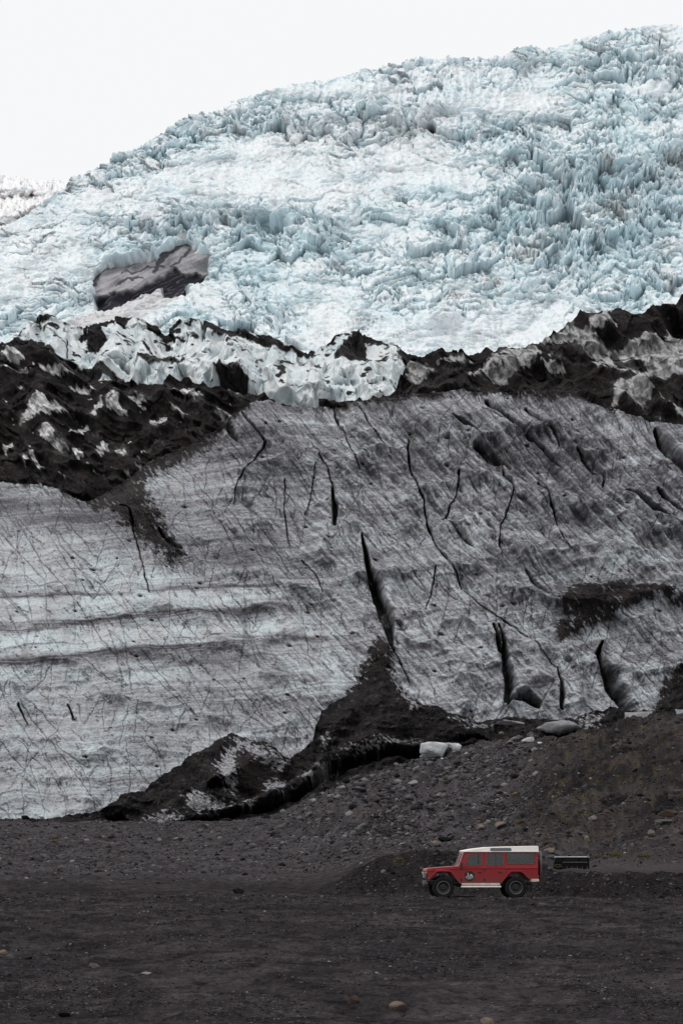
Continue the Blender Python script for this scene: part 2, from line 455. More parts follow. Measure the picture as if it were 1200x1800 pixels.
def build_far_hill():
    top = [(-400, 250), (-200, 280), (0, 309), (20, 311), (45, 314), (70, 318), (95, 315), (120, 322), (160, 330), (300, 360)]
    U, V = uv_grid(-400, 240, 1.1, lambda u: curve(top, u) + 1.2 * perlin(u / 7, u * 0, 5) + 1.2 * perlin(u / 3, u * 0, 6), lambda u: u * 0 + 520, 1.1)
    D = 1500 + 1.0 * (520 - V) + 20 * fbm(U / 60, V / 40, 3, 301)
    P = place(U, V, D); N = normals(P)
    H = 1.2 * fbm(U / 9, V / 6, 4, 307)
    P = P + N * H[..., None]
    r = sstep(0.45, 0.72, fbm(U / 5, V / 2.8, 4, 311) + 0.25 * fbm(U / 40, (V - U * .5) / 14, 3, 313))
    sc = sstep(0.2, 0.6, blob(U, V, 62, 372, 34, 9, -18) + 0.4 * fbm(U / 8, V / 4, 3, 317)) 
    c = lerp(C(0.80, 0.80, 0.81), C(0.13, 0.13, 0.14), np.maximum(r * 0.75, sc * 0.85))
    o = finish_sheet('snowy_hill', P, c, M_FALL)
    tag(o, 'snow covered hillside with scattered dark stones at the left edge', 'hill', kind='structure')

build_far_hill()

#@@SERACS
# ------------------------------------------------------------------ white serac row
SER_TOP = [(-400, 600), (-200, 610), (0, 603), (30, 592), (40, 573), (60, 561), (85, 554), (105, 561), (122, 572), (150, 577), (180, 566),
           (205, 556), (250, 561), (275, 571), (290, 584), (305, 572), (330, 562), (350, 559), (400, 581), (440, 586), (480, 597), (540, 616),
           (560, 611), (590, 592), (602, 584), (640, 586), (670, 596), (690, 603), (715, 624), (760, 640), (800, 660), (1000, 700)]

def build_seracs():
    U, V = uv_grid(-260, 860, 0.95, lambda u: curve(SER_TOP, u) + 2.0 * fbm(u / 9, u * 0, 3, 7), lambda u: u * 0 + 760, 0.95)
    U = U.astype(f32); V = V.astype(f32)
    D = 600 + (700 - V) * 0.13
    # second row of peaks standing in front
    f2 = curve([(-260, 640), (0, 640), (60, 640), (140, 650), (170, 630), (185, 640), (230, 668), (280, 636), (330, 655), (370, 640), (425, 612), (450, 640), (490, 655),
                (540, 650), (570, 637), (600, 640), (640, 665), (700, 690), (860, 690)], U) + 5 * fbm(U / 20, V / 60, 3, 15)
    D = D - 14 * sstep(-1.5, 1.5, V - f2)
    f3 = curve([(-260, 720), (150, 720), (250, 660), (290, 640), (330, 660), (400, 672), (500, 680), (600, 690), (860, 720)], U) + 6 * fbm(U / 24, V / 60, 3, 16)
    D = D - 10 * sstep(-1.5, 1.5, V - f3)
    P = place(U, V, D)
    Pb = place(U, V, 600 + (700 - V) * 0.13); N = lean(blur_n(normals(Pb), 10), 0.97, (0, -1, 0.12))
    a = math.radians(40)
    wU = U + 9 * fbm(U / 40, V / 40, 3, 401); wV = V + 9 * fbm(U / 40, V / 40, 3, 403)
    x = wU * math.cos(a) + wV * math.sin(a); y = -wU * math.sin(a) + wV * math.cos(a)
    g1, g2, r1, r2, r3, dx, dy = worley(x / 80, y / 44, 405)
    H = 1.2 * (r1 - .5) + 4.0 * ((r2 - .5) * dx + (r3 - .5) * dy)
    h1, h2, q1, q2, q3, ex, ey = worley(x / 36, y / 20, 407)
    H += 0.3 * (q1 - .5) + 2.0 * ((q2 - .5) * ex + (q3 - .5) * ey)
    H += 1.6 * (ridged(x / 95, y / 40, 2, 409) - 0.7)
    for u0, v0, wl, wr, h, am in ((62, 561, 45, 40, 90, 5), (90, 556, 20, 60, 80, 4), (205, 557, 40, 50, 80, 5), (250, 560, 26, 60, 90, 5), (345, 559, 40, 50, 90, 5), (395, 579, 26, 60, 80, 4), (425, 612, 50, 45, 60, 5), (480, 597, 30, 60, 70, 4),
                                  (186, 633, 45, 50, 50, 5), (282, 637, 36, 60, 45, 4), (365, 620, 40, 40, 60, 4), (500, 640, 45, 50, 55, 4), (560, 640, 40, 60, 60, 4.5), (602, 585, 30, 60, 80, 5), (645, 640, 50, 45, 70, 5), (690, 612, 40, 30, 80, 4), (310, 590, 30, 30, 60, 3), (540, 617, 26, 40, 50, 3)):
        t = np.clip((wV - v0) / h, 0.02, 1.6)
        wdg = np.clip(1 - np.maximum((u0 - wU) / wl, (wU - u0) / wr) / t, 0, 1)
        H += 1.7 * am * np.minimum(t, 1) * wdg * sstep(1.6, 1.0, t) * (wV > v0 - 3)
    # flutes running down the walls
    H += 0.32 * (ridged((wU - 0.35 * wV) / 20, V / 110, 2, 411) - 0.7)
    H += 0.16 * fbm(U / 9, V / 9, 3, 413) + 0.05 * fbm(U / 3, V / 3, 2, 415)
    for pts in ([(357, 562, 3), (358, 585, 5), (357, 610, 3)], [(118, 600, 2), (120, 640, 3)], [(717, 650, 4), (718, 668, 6)]):
        d, w = line_d(U + 3 * perlin(U / 8, V / 8, 2), V, pts, 30)
        H -= 3.0 * np.clip(1.2 * (1 - d / w), 0, 1)
    P = P + N * H[..., None]
    n2 = normals(P); flat = n2[..., 2]
    depthb = V - curve(SER_TOP, U)
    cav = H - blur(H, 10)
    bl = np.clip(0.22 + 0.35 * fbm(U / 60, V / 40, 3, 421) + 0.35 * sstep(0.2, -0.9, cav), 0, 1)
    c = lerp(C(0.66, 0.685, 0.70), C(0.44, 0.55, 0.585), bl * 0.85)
    grey = sstep(0.0, 0.8, 0.6 * fbm((U - 0.45 * V) / 14, V / 70, 3, 425) + 0.45 * fbm(U / 50, V / 30, 3, 427) - 0.02)
    c = lerp(c, C(0.30, 0.28, 0.265), grey * 0.55)
    line = sstep(0.80, 0.97, 1 - np.abs(perlin((U + 0.3 * V) / 16, (V - .4 * U) / 60, 431)) * 2.2) * sstep(-.2, .4, fbm(U / 50, V / 50, 2, 433))
    c = lerp(c, C(0.12, 0.10, 0.10), line * 0.45)
    # grit caps along the crests and on the ledges, running down in tongues
    capn = fbm(U / 26, V / 14, 4, 435) + 0.5 * fbm(U / 7, V / 5, 3, 437)
    where = sstep(-0.15, 0.25, fbm(U / 70, U * 0 + 3, 2, 439))
    cap = sstep(0.22, 0.38, np.exp(-np.clip(depthb - 4 * where, 0, 99) / 9.0) * (0.45 + 1.1 * where) + 0.45 * capn - 0.12)
    led = sstep(0.42, 0.66, 0.75 * fbm(U / 30, V / 15, 3, 436) + 0.12 * fbm(U / 7, V / 5, 2, 437) + 1.0 * (blur(flat, 3) - 0.55))
    pol = np.zeros(U.shape, f32)
    for q in ([(140, 590), (165, 572), (180, 575), (190, 600), (175, 625), (155, 620)], [(0, 600), (35, 592), (70, 610), (110, 640), (190, 660), (260, 690), (0, 690)],
              [(240, 655), (265, 636), (290, 640), (330, 655), (300, 662)], [(250, 615), (262, 612), (270, 632), (258, 634)], [(640, 560), (650, 578), (600, 600), (590, 640), (610, 650), (650, 640), (640, 620)],
              [(250, 560), (285, 575), (325, 600), (318, 604), (270, 582)], [(350, 560), (400, 578), (450, 588), (480, 600), (540, 615), (520, 622), (450, 602), (380, 590)],
              [(690, 600), (760, 610), (800, 700), (740, 690), (720, 660)], [(380, 675), (420, 668), (450, 690), (440, 705), (390, 700)]):
        pol = np.maximum(pol, sstep(2, -2, poly_sd(U + 9 * fbm(U / 24, V / 24, 4, 441), V + 7 * fbm(U / 22, V / 22, 4, 443), q)))
    dm = np.clip(np.maximum(np.maximum(cap, led), pol), 0, 1)
    c = lerp(c, DIRT * (1 + 0.5 * fbm(U / 4, V / 4, 2, 445)[..., None]), dm)
    H2 = dm * (0.12 * fbm(U / 3, V / 3, 2, 447) + 0.12)
    P = P + N * H2[..., None]
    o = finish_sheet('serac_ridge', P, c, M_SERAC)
    tag(o, 'jagged white ice ridge capped with black grit between icefall and dirty ice front', 'ice ridge', kind='structure')

build_seracs()

#@@DEBRIS
# ------------------------------------------------------------------ black debris slopes behind the ice front
def debris_sheet(name, label, u0, u1, topf, botf, d0, slope, seed, patches, thr, mounds, steps=(), outlines=()):
    U, V = uv_grid(u0, u1, 1.0, topf, botf, 1.0)
    U = U.astype(f32); V = V.astype(f32)
    D = d0 + slope * (850 - V)
    Pb = place(U, V, D); N = lean(blur_n(normals(Pb), 10), 0.97, (0, -1, 0.12))
    for pts, dj in steps:
        D = D - dj * sstep(-2, 2, V - (curve(pts, U) + 4 * fbm(U / 22, V / 70, 3, seed + 3)))
    P = place(U, V, D)
    a = math.radians(25)
    x = U * math.cos(a) + V * math.sin(a); y = -U * math.sin(a) + V * math.cos(a)
    H = 2.6 * fbm(x / 95, y / 42, 2, seed) + 2.4 * (ridged(x / 80, y / 34, 2, seed + 5) - 0.8) + 0.30 * fbm(U / 16, V / 9, 4, seed + 9)
    for m in mounds:
        H += m[0] * blob(U, V, *m[1:])
    H += 2.0 * ((lambda q: (q[2] - .5) * .6 + (q[3] - .5) * q[5] + (q[4] - .5) * q[6])(worley(x / 46, y / 22, seed + 41))) * np.minimum(1, .6 + 0 * H)
    rk = worley(U / 4.2, V / 3.0, seed + 11)
    H += 0.12 * np.clip(0.55 - rk[0], 0, 1) * (rk[2] > 0.6) + 0.05 * fbm(U / 3, V / 2.4, 2, seed + 13)
    P = P + N * H[..., None]
    n2 = normals(P)
    steep = -n2[..., 1]
    w = 0.9 * fbm(x / 34, y / 13, 3, seed + 17) + 0.30 * fbm((U + V) / 13, (V - U) / 5, 3, seed + 19) + 0.25 * (steep - 0.72) + thr
    for b in patches:
        w = np.maximum(w, 1.5 * blob(U, V, *b) + 0.85 * fbm((U + V) / 12, (V - U) / 5, 4, seed + 23) * np.minimum(1, 2 * blob(U, V, *b)) - 0.25)
    for q in outlines:
        w = np.maximum(w, 0.42 - 0.055 * (poly_sd(U, V, q) + 5 * fbm((U + V) / 22, (V - U) / 8, 4, seed + 27, .42) + 0.5))
    ice = sstep(0.30, 0.48, w)
    br = fbm(U / 40, V / 25, 3, seed + 29)
    dirt = lerp(DIRT, C(0.0225, 0.0195, 0.0190), sstep(-.3, .5, br)) * (1 + 0.55 * (rk[3] - .4) * (rk[2] > .45))[..., None]
    icec = lerp(C(0.60, 0.61, 0.62) if seed < 520 else C(0.37, 0.372, 0.378), C(0.26, 0.25, 0.25) if seed < 520 else C(0.14, 0.138, 0.14), sstep(-.35, .5, fbm((U + V) / 26, (V - U) / 9, 3, seed + 31) + 0.25 * fbm(U / 4, V / 4, 2, seed + 33)))
    thin = sstep(-.35, .25, w + .35 * fbm(U / 5, V / 3.5, 3, seed + 37)) * sstep(-.1, .5, fbm(x / 50, y / 20, 3, seed + 39))
    dirt = lerp(dirt, C(0.085, 0.083, 0.084), thin * .55)
    c = lerp(dirt, icec, ice)
    o = finish_sheet(name, P, c, M_DEBRIS)
    tag(o, label, 'moraine', kind='structure')

debris_sheet('debris_slope', 'hummocky black debris slope with white ice patches above the left of the ice front', -260, 640,
             lambda u: curve([(-260, 590), (0, 607), (40, 603), (80, 625), (110, 650), (150, 655), (200, 668), (260, 678), (300, 668), (370, 682), (420, 690), (460, 700), (500, 712), (640, 730)], u) + 3 * fbm(u / 14, u * 0, 3, 9),
             lambda u: curve([(-260, 870), (0, 870), (260, 960), (330, 960), (640, 800)], u), 503, 0.16, 501,
             [(325, 690, 16, 5, 0), (30, 645, 26, 3, 8), (175, 718, 8, 4, 0)],
             -0.45, [(3.5, 75, 712, 42, 26, 0), (3.0, 205, 700, 40, 24, 0), (3.0, 330, 690, 60, 26, 10), (-2, 140, 745, 60, 18, 10), (2.5, 100, 640, 60, 16, 20)],
             steps=(([(-260, 690), (0, 700), (70, 690), (140, 720), (220, 690), (300, 700), (380, 715), (640, 740)], 9), ([(-260, 790), (0, 800), (100, 790), (200, 800), (300, 770), (380, 740), (430, 722), (640, 740)], 12)), outlines=(
             [(20, 738), (45, 722), (66, 699), (80, 703), (98, 712), (118, 720), (100, 728), (85, 733), (70, 730), (45, 734)], [(186, 712), (190, 697), (205, 694), (212, 712), (222, 728), (205, 726), (196, 722)],
             [(66, 752), (82, 748), (100, 758), (98, 772), (86, 776), (72, 764)], [(124, 762), (136, 745), (152, 735), (150, 746), (134, 764)], [(50, 795), (56, 792), (66, 808), (80, 826), (70, 824), (58, 812)],
             [(158, 728), (170, 714), (184, 706), (180, 716), (166, 728)], [(300, 716), (310, 714), (328, 728), (322, 734), (308, 726)], [(262, 734), (280, 736), (300, 744), (280, 748), (266, 742)], [(118, 672), (150, 676), (168, 684), (140, 684)],
             [(170, 786), (178, 774), (190, 770), (188, 780), (178, 796)], [(200, 786), (218, 786), (220, 794), (206, 794)], [(0, 620), (28, 614), (40, 632), (20, 634)], [(60, 640), (100, 648), (130, 660), (90, 656)], [(300, 690), (330, 690), (360, 702), (330, 704)],
             [(90, 780), (108, 776), (120, 784), (104, 790)], [(130, 790), (142, 788), (146, 802), (134, 806)], [(10, 778), (22, 772), (20, 790), (10, 798)], [(380, 726), (400, 722), (412, 730), (390, 734)], [(250, 786), (258, 784), (258, 790), (250, 792)],
             [(40, 800), (46, 796), (50, 806), (44, 812)], [(230, 700), (250, 700), (262, 708), (240, 708)]))

debris_sheet('debris_ridge', 'dark debris covered ice hills with grey ice patches at the right of the ice front', 560, 1460,
             lambda u: curve([(560, 705), (640, 700), (690, 690), (720, 628), (735, 622), (760, 620), (800, 619), (850, 619), (866, 628), (900, 606), (925, 612), (945, 609), (965, 588),
                              (1000, 570), (1040, 551), (1075, 546), (1092, 552), (1110, 556), (1150, 546), (1175, 535), (1200, 520), (1250, 500), (1460, 470)], u) + 2.5 * fbm(u / 10, u * 0, 3, 19),
             lambda u: u * 0 + 800, 503, 0.18, 531,
             [(1180, 590, 10, 16, 0), (800, 632, 20, 4, 0)],
             -0.48, [(4.0, 900, 635, 60, 25, 10), (5.0, 1060, 575, 90, 25, 10), (-3, 990, 660, 60, 16, 10), (3, 1130, 680, 60, 25, 10), (3, 800, 680, 50, 14, -20), (-5, 1200, 570, 22, 20, 0)],
             steps=(([(560, 690), (700, 690), (740, 672), (800, 650), (850, 655), (890, 610), (905, 600), (960, 640), (990, 630), (1040, 640), (1100, 620), (1200, 650), (1460, 660)], 12),
                    ([(560, 700), (700, 698), (760, 670), (800, 668), (830, 690), (900, 690), (1000, 660), (1090, 640), (1200, 690), (1460, 720)], 12)), outlines=(
             [(820, 667), (860, 640), (910, 607), (930, 615), (950, 627), (930, 640), (900, 665), (880, 672), (850, 660)], [(950, 637), (970, 650), (995, 647), (980, 635)], [(945, 605), (1000, 571), (1030, 590), (1075, 615), (1070, 632), (1040, 627), (1010, 597), (960, 607)],
             [(1030, 575), (1060, 565), (1075, 580), (1040, 592)], [(1080, 615), (1130, 595), (1210, 605), (1210, 655), (1165, 660), (1125, 632), (1090, 632)], [(1080, 670), (1120, 675), (1145, 695), (1130, 717), (1100, 697), (1075, 710)], [(1170, 705), (1200, 720), (1230, 740), (1190, 730)],
             [(715, 625), (755, 635), (765, 648), (730, 672), (716, 664)], [(1040, 636), (1075, 630), (1085, 640), (1050, 646)], [(770, 636), (800, 630), (830, 634), (800, 642)], [(1075, 648), (1110, 652), (1150, 668), (1110, 664)]))

#@@CLIFF
# ------------------------------------------------------------------ dirty ice front
CREST = [(-400, 830), (-100, 845), (0, 846), (30, 850), (60, 850), (90, 858), (120, 868), (150, 882), (180, 872), (215, 850), (250, 822), (270, 806), (330, 786), (380, 755), (405, 738), (425, 722), (440, 706),
         (470, 700), (500, 706), (540, 711), (590, 713), (640, 709), (690, 701), (720, 692), (750, 686), (790, 679), (812, 680), (850, 688), (900, 690), (940, 689),
         (980, 692), (1010, 700), (1050, 712), (1080, 721), (1110, 732), (1140, 740), (1200, 742), (1300, 745), (1500, 760)]
# (u, v, half-width) along each fissure, depth in metres
FISS = [
    (5.5, [(636, 938, 1.5), (645, 985, 5), (656, 1020, 9), (666, 1050, 11), (677, 1080, 11), (683, 1110, 8), (687, 1138, 4)]),
    (2.0, [(687, 1138, 3), (700, 1165, 3), (718, 1202, 2)]),
    (3.0, [(584, 862, 2), (587, 890, 4), (588, 922, 3)]),
    (1.6, [(560, 795, 1.6), (572, 815, 2), (582, 850, 2.2), (584, 862, 2)]),
    (2.2, [(717, 770, 1.6), (718, 810, 2.5), (732, 850, 2.5), (744, 880, 3), (748, 912, 3), (765, 955, 2.5), (782, 975, 3), (800, 1005, 2.2), (812, 1035, 1.4)]),
    (1.6, [(807, 827, 3), (803, 860, 2), (790, 890, 2), (778, 915, 1.5)]),
    (1.6, [(882, 812, 2), (885, 835, 3), (902, 858, 2), (890, 900, 2), (877, 935, 2), (881, 975, 1.4)]),
    (4.0, [(838, 783, 5), (856, 795, 9), (878, 808, 8), (895, 820, 4)]),
    (2.2, [(855, 703, 4), (880, 722, 5), (905, 742, 6), (930, 768, 6), (945, 778, 4), (965, 800, 4), (986, 820, 2)]),
    (2.0, [(795, 729, 2), (820, 745, 4), (848, 766, 2)]),
    (2.0, [(922, 714, 2), (950, 737, 4), (972, 757, 3), (983, 782, 1.5)]),
    (2.4, [(1014, 790, 2), (1030, 806, 4.5), (1045, 822, 5), (1060, 834, 3), (1059, 850, 1.5)]),
    (3.2, [(1100, 864, 2), (1130, 882, 4.5), (1160, 900, 5), (1205, 930, 5), (1300, 990, 4)]),
    (4.0, [(1150, 752, 3), (1170, 778, 8), (1202, 812, 9), (1300, 900, 6)]),
    (1.6, [(945, 850, 2), (970, 890, 2.4), (985, 935, 2), (1000, 962, 1.2)]),
    (2.4, [(1155, 857, 2), (1182, 880, 4), (1210, 905, 4)]),
    (2.2, [(467, 775, 2.2), (450, 803, 2.4), (420, 845, 1.8), (411, 885, 1.2)]),
    (2.2, [(425, 728, 2), (445, 750, 1.8), (468, 776, 2)]),
    (3.0, [(385, 742, 3), (398, 748, 5), (412, 768, 5), (416, 774, 2)]),
    (1.5, [(586, 714, 3), (592, 735, 2.5), (600, 752, 1.5)]),
    (1.2, [(630, 720, 1.6), (655, 755, 2), (676, 788, 1.2)]),
    (1.0, [(600, 745, 1.4), (612, 775, 1.4), (632, 825, 1)]),
    (0.9, [(500, 838, 1.4), (500, 900, 1.4), (508, 960, 1)]),
    (1.0, [(555, 810, 1.4), (545, 870, 1.2), (535, 900, 1)]),
    (1.0, [(530, 985, 1.6), (555, 1010, 2), (567, 1045, 1.6)]),
    (3.6, [(866, 1098, 2), (874, 1125, 5), (880, 1150, 4)]),
    (4.5, [(876, 1098, 2), (885, 1130, 4), (888, 1170, 6), (894, 1205, 8), (890, 1235, 6)]),
    (5.0, [(1058, 1128, 3), (1050, 1150, 6), (1064, 1180, 11), (1080, 1208, 15), (1096, 1232, 16), (1102, 1250, 14)]),
    (2.6, [(980, 1172, 1.5), (986, 1205, 3), (987, 1242, 3.5)]),
    (4.0, [(898, 1232, 5), (920, 1226, 9), (944, 1236, 6)]),
    (0.8, [(925, 998, 2), (940, 1020, 6), (962, 1040, 3)]),
    (0.8, [(766, 998, 1.5), (760, 1030, 1.4), (748, 1072, 1.2)]),
    (0.8, [(815, 1035, 1.2), (860, 1070, 1.6), (920, 1115, 1.6), (980, 1172, 1.2)]),
    (1.8, [(790, 918, 2), (808, 932, 4), (830, 955, 2)]),
    (1.4, [(120, 1240, 2.4), (128, 1260, 2.4)]),
    (1.2, [(33, 1240, 2.5), (42, 1262, 2), (50, 1275, 1.2)]),
    (1.0, [(228, 915, 1.4), (245, 970, 1.6), (262, 1040, 1)]),
    (1.6, [(236, 945, 2), (230, 900, 3), (212, 890, 2)]),
    (2.0, [(280, 930, 3), (300, 955, 4), (318, 968, 2)]),
]
DIRT_PATCH = [
    [(-300, 820), (0, 840), (60, 846), (100, 856), (150, 880), (200, 903), (238, 932), (262, 955), (300, 985), (318, 978), (300, 945), (282, 915), (262, 885), (250, 850), (255, 835),
     (285, 822), (350, 790), (405, 742), (440, 705), (440, 690), (-300, 690)],
    [(978, 1050), (1005, 1022), (1060, 1026), (1120, 1028), (1170, 1034), (1230, 1045), (1230, 1075), (1165, 1050), (1120, 1062), (1080, 1080), (1035, 1098), (1005, 1112), (985, 1128), (975, 1100), (985, 1085), (1003, 1083), (990, 1072)],
    [(1150, 1245), (1165, 1200), (1185, 1178), (1230, 1150), (1300, 1250)],
    [(640, 1160), (665, 1120), (690, 1150), (690, 1200), (600, 1240)],
    [(560, 708), (590, 714), (640, 712), (690, 704), (740, 694), (790, 690), (780, 680), (690, 690), (560, 700)],
    [(790, 676), (830, 684), (900, 696), (1000, 706), (1080, 728), (1080, 700), (900, 680)],
]

def build_cliff():
    du = 0.95
    U, V = uv_grid(-260, 1460, du, lambda u: curve(CREST, u) + 2.2 * fbm(u / 12, u * 0, 4, 11), lambda u: u * 0 + 1490, du)
    U = U.astype(f32); V = V.astype(f32)
    D = 402 + 0.075 * (1440 - V)
    D -= 6.0 * sstep(330, 700, U) * sstep(700, 1000, V) * 0.5
    # broad relief of the face
    D += 3.2 * fbm(U / 330, V / 260, 3, 601)
    D += 5 * sstep(60, 0, V - curve(CREST, U)) ** 2
    # upper left shoulder recedes
    D += 5 * sstep(430, 200, U) * sstep(1000, 860, V)
    P = place(U, V, D); N = lean(blur_n(normals(P), 16), 0.9, (0, -1, 0.12))
    wu = U + 2.6 * fbm(U / 17, V / 17, 4, 603, .45); wv = V + 2.6 * fbm(U / 17, V / 17, 4, 605, .45)
    H = 0.45 * fbm(U / 60, V / 50, 3, 607)
    # broad buckled plates, no hard joints
    H += 1.9 * (ridged((wu + .5 * wv) / 210, (wv - .25 * wu) / 90, 2, 609) - .6) * (0.5 + 0.5 * sstep(250, 600, U))
    H += 0.28 * fbm((wu + .5 * wv) / 46, (wv - .25 * wu) / 22, 2, 610)
    # ribs and grooves falling to the right
    def rot(ang, su, sv):
        a = math.radians(ang)
        return (wu * math.cos(a) + wv * math.sin(a)) / su, (-wu * math.sin(a) + wv * math.cos(a)) / sv
    def straight(ang, su, sv):
        a = math.radians(ang); p = U + 5 * fbm(U / 90, V / 90, 2, 613); q = V + 5 * fbm(U / 90, V / 90, 2, 614)
        return (p * math.cos(a) + q * math.sin(a)) / su, (-p * math.sin(a) + q * math.cos(a)) / sv
    x, y = straight(46, 430, 46)
    ribm = sstep(560, 820, U) * sstep(1120, 860, V) * sstep(4, 60, V - curve(CREST, U))
    H += 2.1 * (ridged(x, y, 1, 611) - 0.55) * (0.10 + ribm)
    x, y = straight(48, 210, 15)
    H += 0.55 * (ridged(x, y, 2, 612) - 0.6) * (0.10 + ribm)
    x, y = rot(40, 180, 30)
    H += 0.5 * (ridged(x, y, 2, 615) - 0.75) * (0.10 + sstep(250, 520, U) * sstep(1080, 900, V))
    x, y = rot(68, 170, 60)
    H += 0.8 * (ridged(x, y, 2, 617) - 0.6) * sstep(640, 800, U) * sstep(960, 1100, V)
    H += 0.12 * fbm(wu / 13, wv / 8, 3, 621) + 0.045 * fbm(U / 3.4, V / 2.2, 3, 623)
    # rib at the left of the long fissure and the standing corner near the middle
    H += 1.5 * blob(U, V, 690, 1010, 16, 110, 12) + 1.2 * blob(U, V, 575, 880, 14, 80, 6)
    # strata
    strat = V + 0.055 * U + 9 * fbm(U / 240, V / 300, 2, 631) + 3 * fbm(U / 50, V / 120, 2, 633)
    strat += 0.17 * np.clip(U - 700, 0, 600)
    fine = fbm(U / 160, strat / 4.2, 3, 635)
    coarse = fbm(U / 420, strat / 26, 3, 637)
    H += 0.05 * fine + 0.10 * coarse
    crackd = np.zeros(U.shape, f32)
    wu2 = U + 2.6 * fbm(U / 38, V / 38, 3, 604, .38); wv2 = V + 2.6 * fbm(U / 38, V / 38, 3, 606, .38); wmod2 = np.clip(1 + .4 * fbm(U / 50, V / 50, 2, 640), .4, 1.5)
    wmod = np.clip(0.85 + 0.75 * fbm(U / 22, V / 22, 3, 639), 0.12, 1.5)
    def smooth_line(p):
        p = [p[0]] + list(p) + [p[-1]]; out = []
        for j in range(1, len(p) - 2):
            for t in np.arange(0, 1, .2):
                out.append(tuple(.5 * (2 * b + (c - a) * t + (2 * a - 5 * b + 4 * c - d) * t * t + (-a + 3 * b - 3 * c + d) * t ** 3) for a, b, c, d in zip(p[j - 1], p[j], p[j + 1], p[j + 2])))
        return out + [p[-2]]
    for dep, pts in FISS:
        thin = max(q[2] for q in pts) <= 3.2
        pts = smooth_line([(a, b, w * (.62 if thin else 1)) for a, b, w in pts])
        d, w, sg = line_d(U + .55 * (wu - U) if thin else wu2, V + .55 * (wv - V) if thin else wv2, pts, 60, True)
        w = w * (wmod if thin else wmod2)
        kl = np.clip(1.8 * (1 - d / (w * 1.1)), 0, 1)
        kr = np.clip(1.35 * (1 - d / (w * 1.55 + .4)), 0, 1) ** 1.4
        H -= dep * np.where(sg < 0, kl, kr)
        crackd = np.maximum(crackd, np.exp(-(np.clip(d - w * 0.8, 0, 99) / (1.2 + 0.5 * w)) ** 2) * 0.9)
        # one lip stands proud
        H += 0.16 * np.minimum(dep, 3) * np.exp(-((d - w * 1.7) / (w * 0.9 + 1)) ** 2)
    # hairline joints, mostly falling to the right, a few the other way
    hair = np.zeros(U.shape, f32)
    for ang, sl, sw, sd, k, amp in ((54, 520, 34, 641, 0.026, 1.0), (46, 420, 26, 645, 0.028, 0.95), (112, 320, 60, 649, 0.018, 0.8), (76, 360, 60, 653, 0.018, 0.8), (60, 260, 20, 655, 0.03, 0.7), (98, 200, 34, 657, 0.022, 0.8)):
        x, y = rot(ang, sl, sw)
        n = np.abs(perlin(x, y + 0.25 * perlin(x * 3, y * .3, sd + 2), sd))
        on = sstep(-0.15, 0.35, fbm(x * 2.2 + 4, y * 0.5, 2, sd + 1))
        hair = np.maximum(hair, amp * on * np.exp(-(n / k) ** 2))
    H -= 0.25 * hair
    # small pits
    f1, f2, r1, r2, r3, dx, dy = worley(U / 17, V / 13, 661)
    f1b = np.hypot(dx - .5 * dy, dy * 1.6); pit = np.exp(-(f1b / (0.10 + 0.16 * r2)) ** 2) * (r1 > 0.965)
    H -= 0.7 * pit
    dp = np.full(U.shape, 99., f32)
    for iq, q in enumerate(DIRT_PATCH):
        dp = np.minimum(dp, poly_sd(U, V, q))
        if iq == 0: dp0 = dp.copy()
        if iq == 1: H += 0.9 * sstep(6, -10, dp + 0) * (dp < dp0)
    edge = dp + 12 * fbm(U / 20, V / 14, 3, 671) + 11 * fbm((U + V * .7) / 16, (V - U * .7) / 5, 3, 673)
    edge = np.where(dp0 <= dp + .1, edge, dp + 0.5 * (edge - dp)); dirtm = sstep(2, -2, edge)
    H += dirtm * (0.20 + 0.13 * fbm(U / 3, V / 2.4, 3, 675))
    P = P + N * H[..., None]
    # ---- pigment: how much grit is frozen into or lies on the ice
    g = 0.44 + 0.20 * coarse + 0.12 * fbm(U / 170, V / 110, 3, 681)
    g += 0.20 * sstep(1000, 780, V) * sstep(150, 500, U) + 0.0 * U
    g -= 0.14 * sstep(420, 0, U) * sstep(940, 1050, V)
    g += 0.16 * blob(U, V, 420, 985, 190, 45, 4)
    g -= 0.30 * blob(U, V, 110, 972, 190, 36, -3) + 0.10 * blob(U, V, 300, 1330, 260, 120)
    g += 0.28 * blob(U, V, 100, 905, 260, 26, 8)
    left = sstep(720, 380, U)
    for pts, wd, am in (([(-300, 1052), (0, 1050), (140, 1046), (230, 1040), (330, 1030)], 3.0, 0.55), ([(-300, 1112), (0, 1108), (90, 1105), (150, 1094), (200, 1083), (300, 1074), (400, 1072), (500, 1066), (700, 1056)], 5.5, 0.85),
                        ([(-300, 1164), (0, 1163), (100, 1160), (150, 1151), (200, 1143), (260, 1138), (350, 1135), (450, 1128), (700, 1112)], 6.0, 0.85), ([(-300, 1135), (0, 1140), (100, 1130), (190, 1127), (300, 1120)], 1.2, 0.4),
                        ([(-300, 1012), (0, 1012), (150, 998), (300, 990)], 1.4, 0.25), ([(-300, 1020), (150, 1030), (400, 1020), (600, 1010)], 1.2, 0.2)):
        dv = V + 3.0 * fbm(U / 45, V / 40, 3, 683) - curve(pts, U)
        dvv = np.where(dv > 0, dv * 0.9, dv * 1.0)
        g += am * 0.92 * left * np.exp(-(dvv / wd) ** 2) * (0.75 + 0.5 * fine)
        g += am * 0.25 * left * np.exp(-(dv / (wd * 2.6)) ** 2)
    for a0, a1, am in ((1046, 1096, 0.42), (1100, 1152, 0.46), (1010, 1040, 0.12)):
        mid = (a0 + a1) / 2 - 0.045 * np.clip(U - 100, 0, 500)
        g -= am * left * np.exp(-((V - mid) / ((a1 - a0) * 0.42)) ** 4)
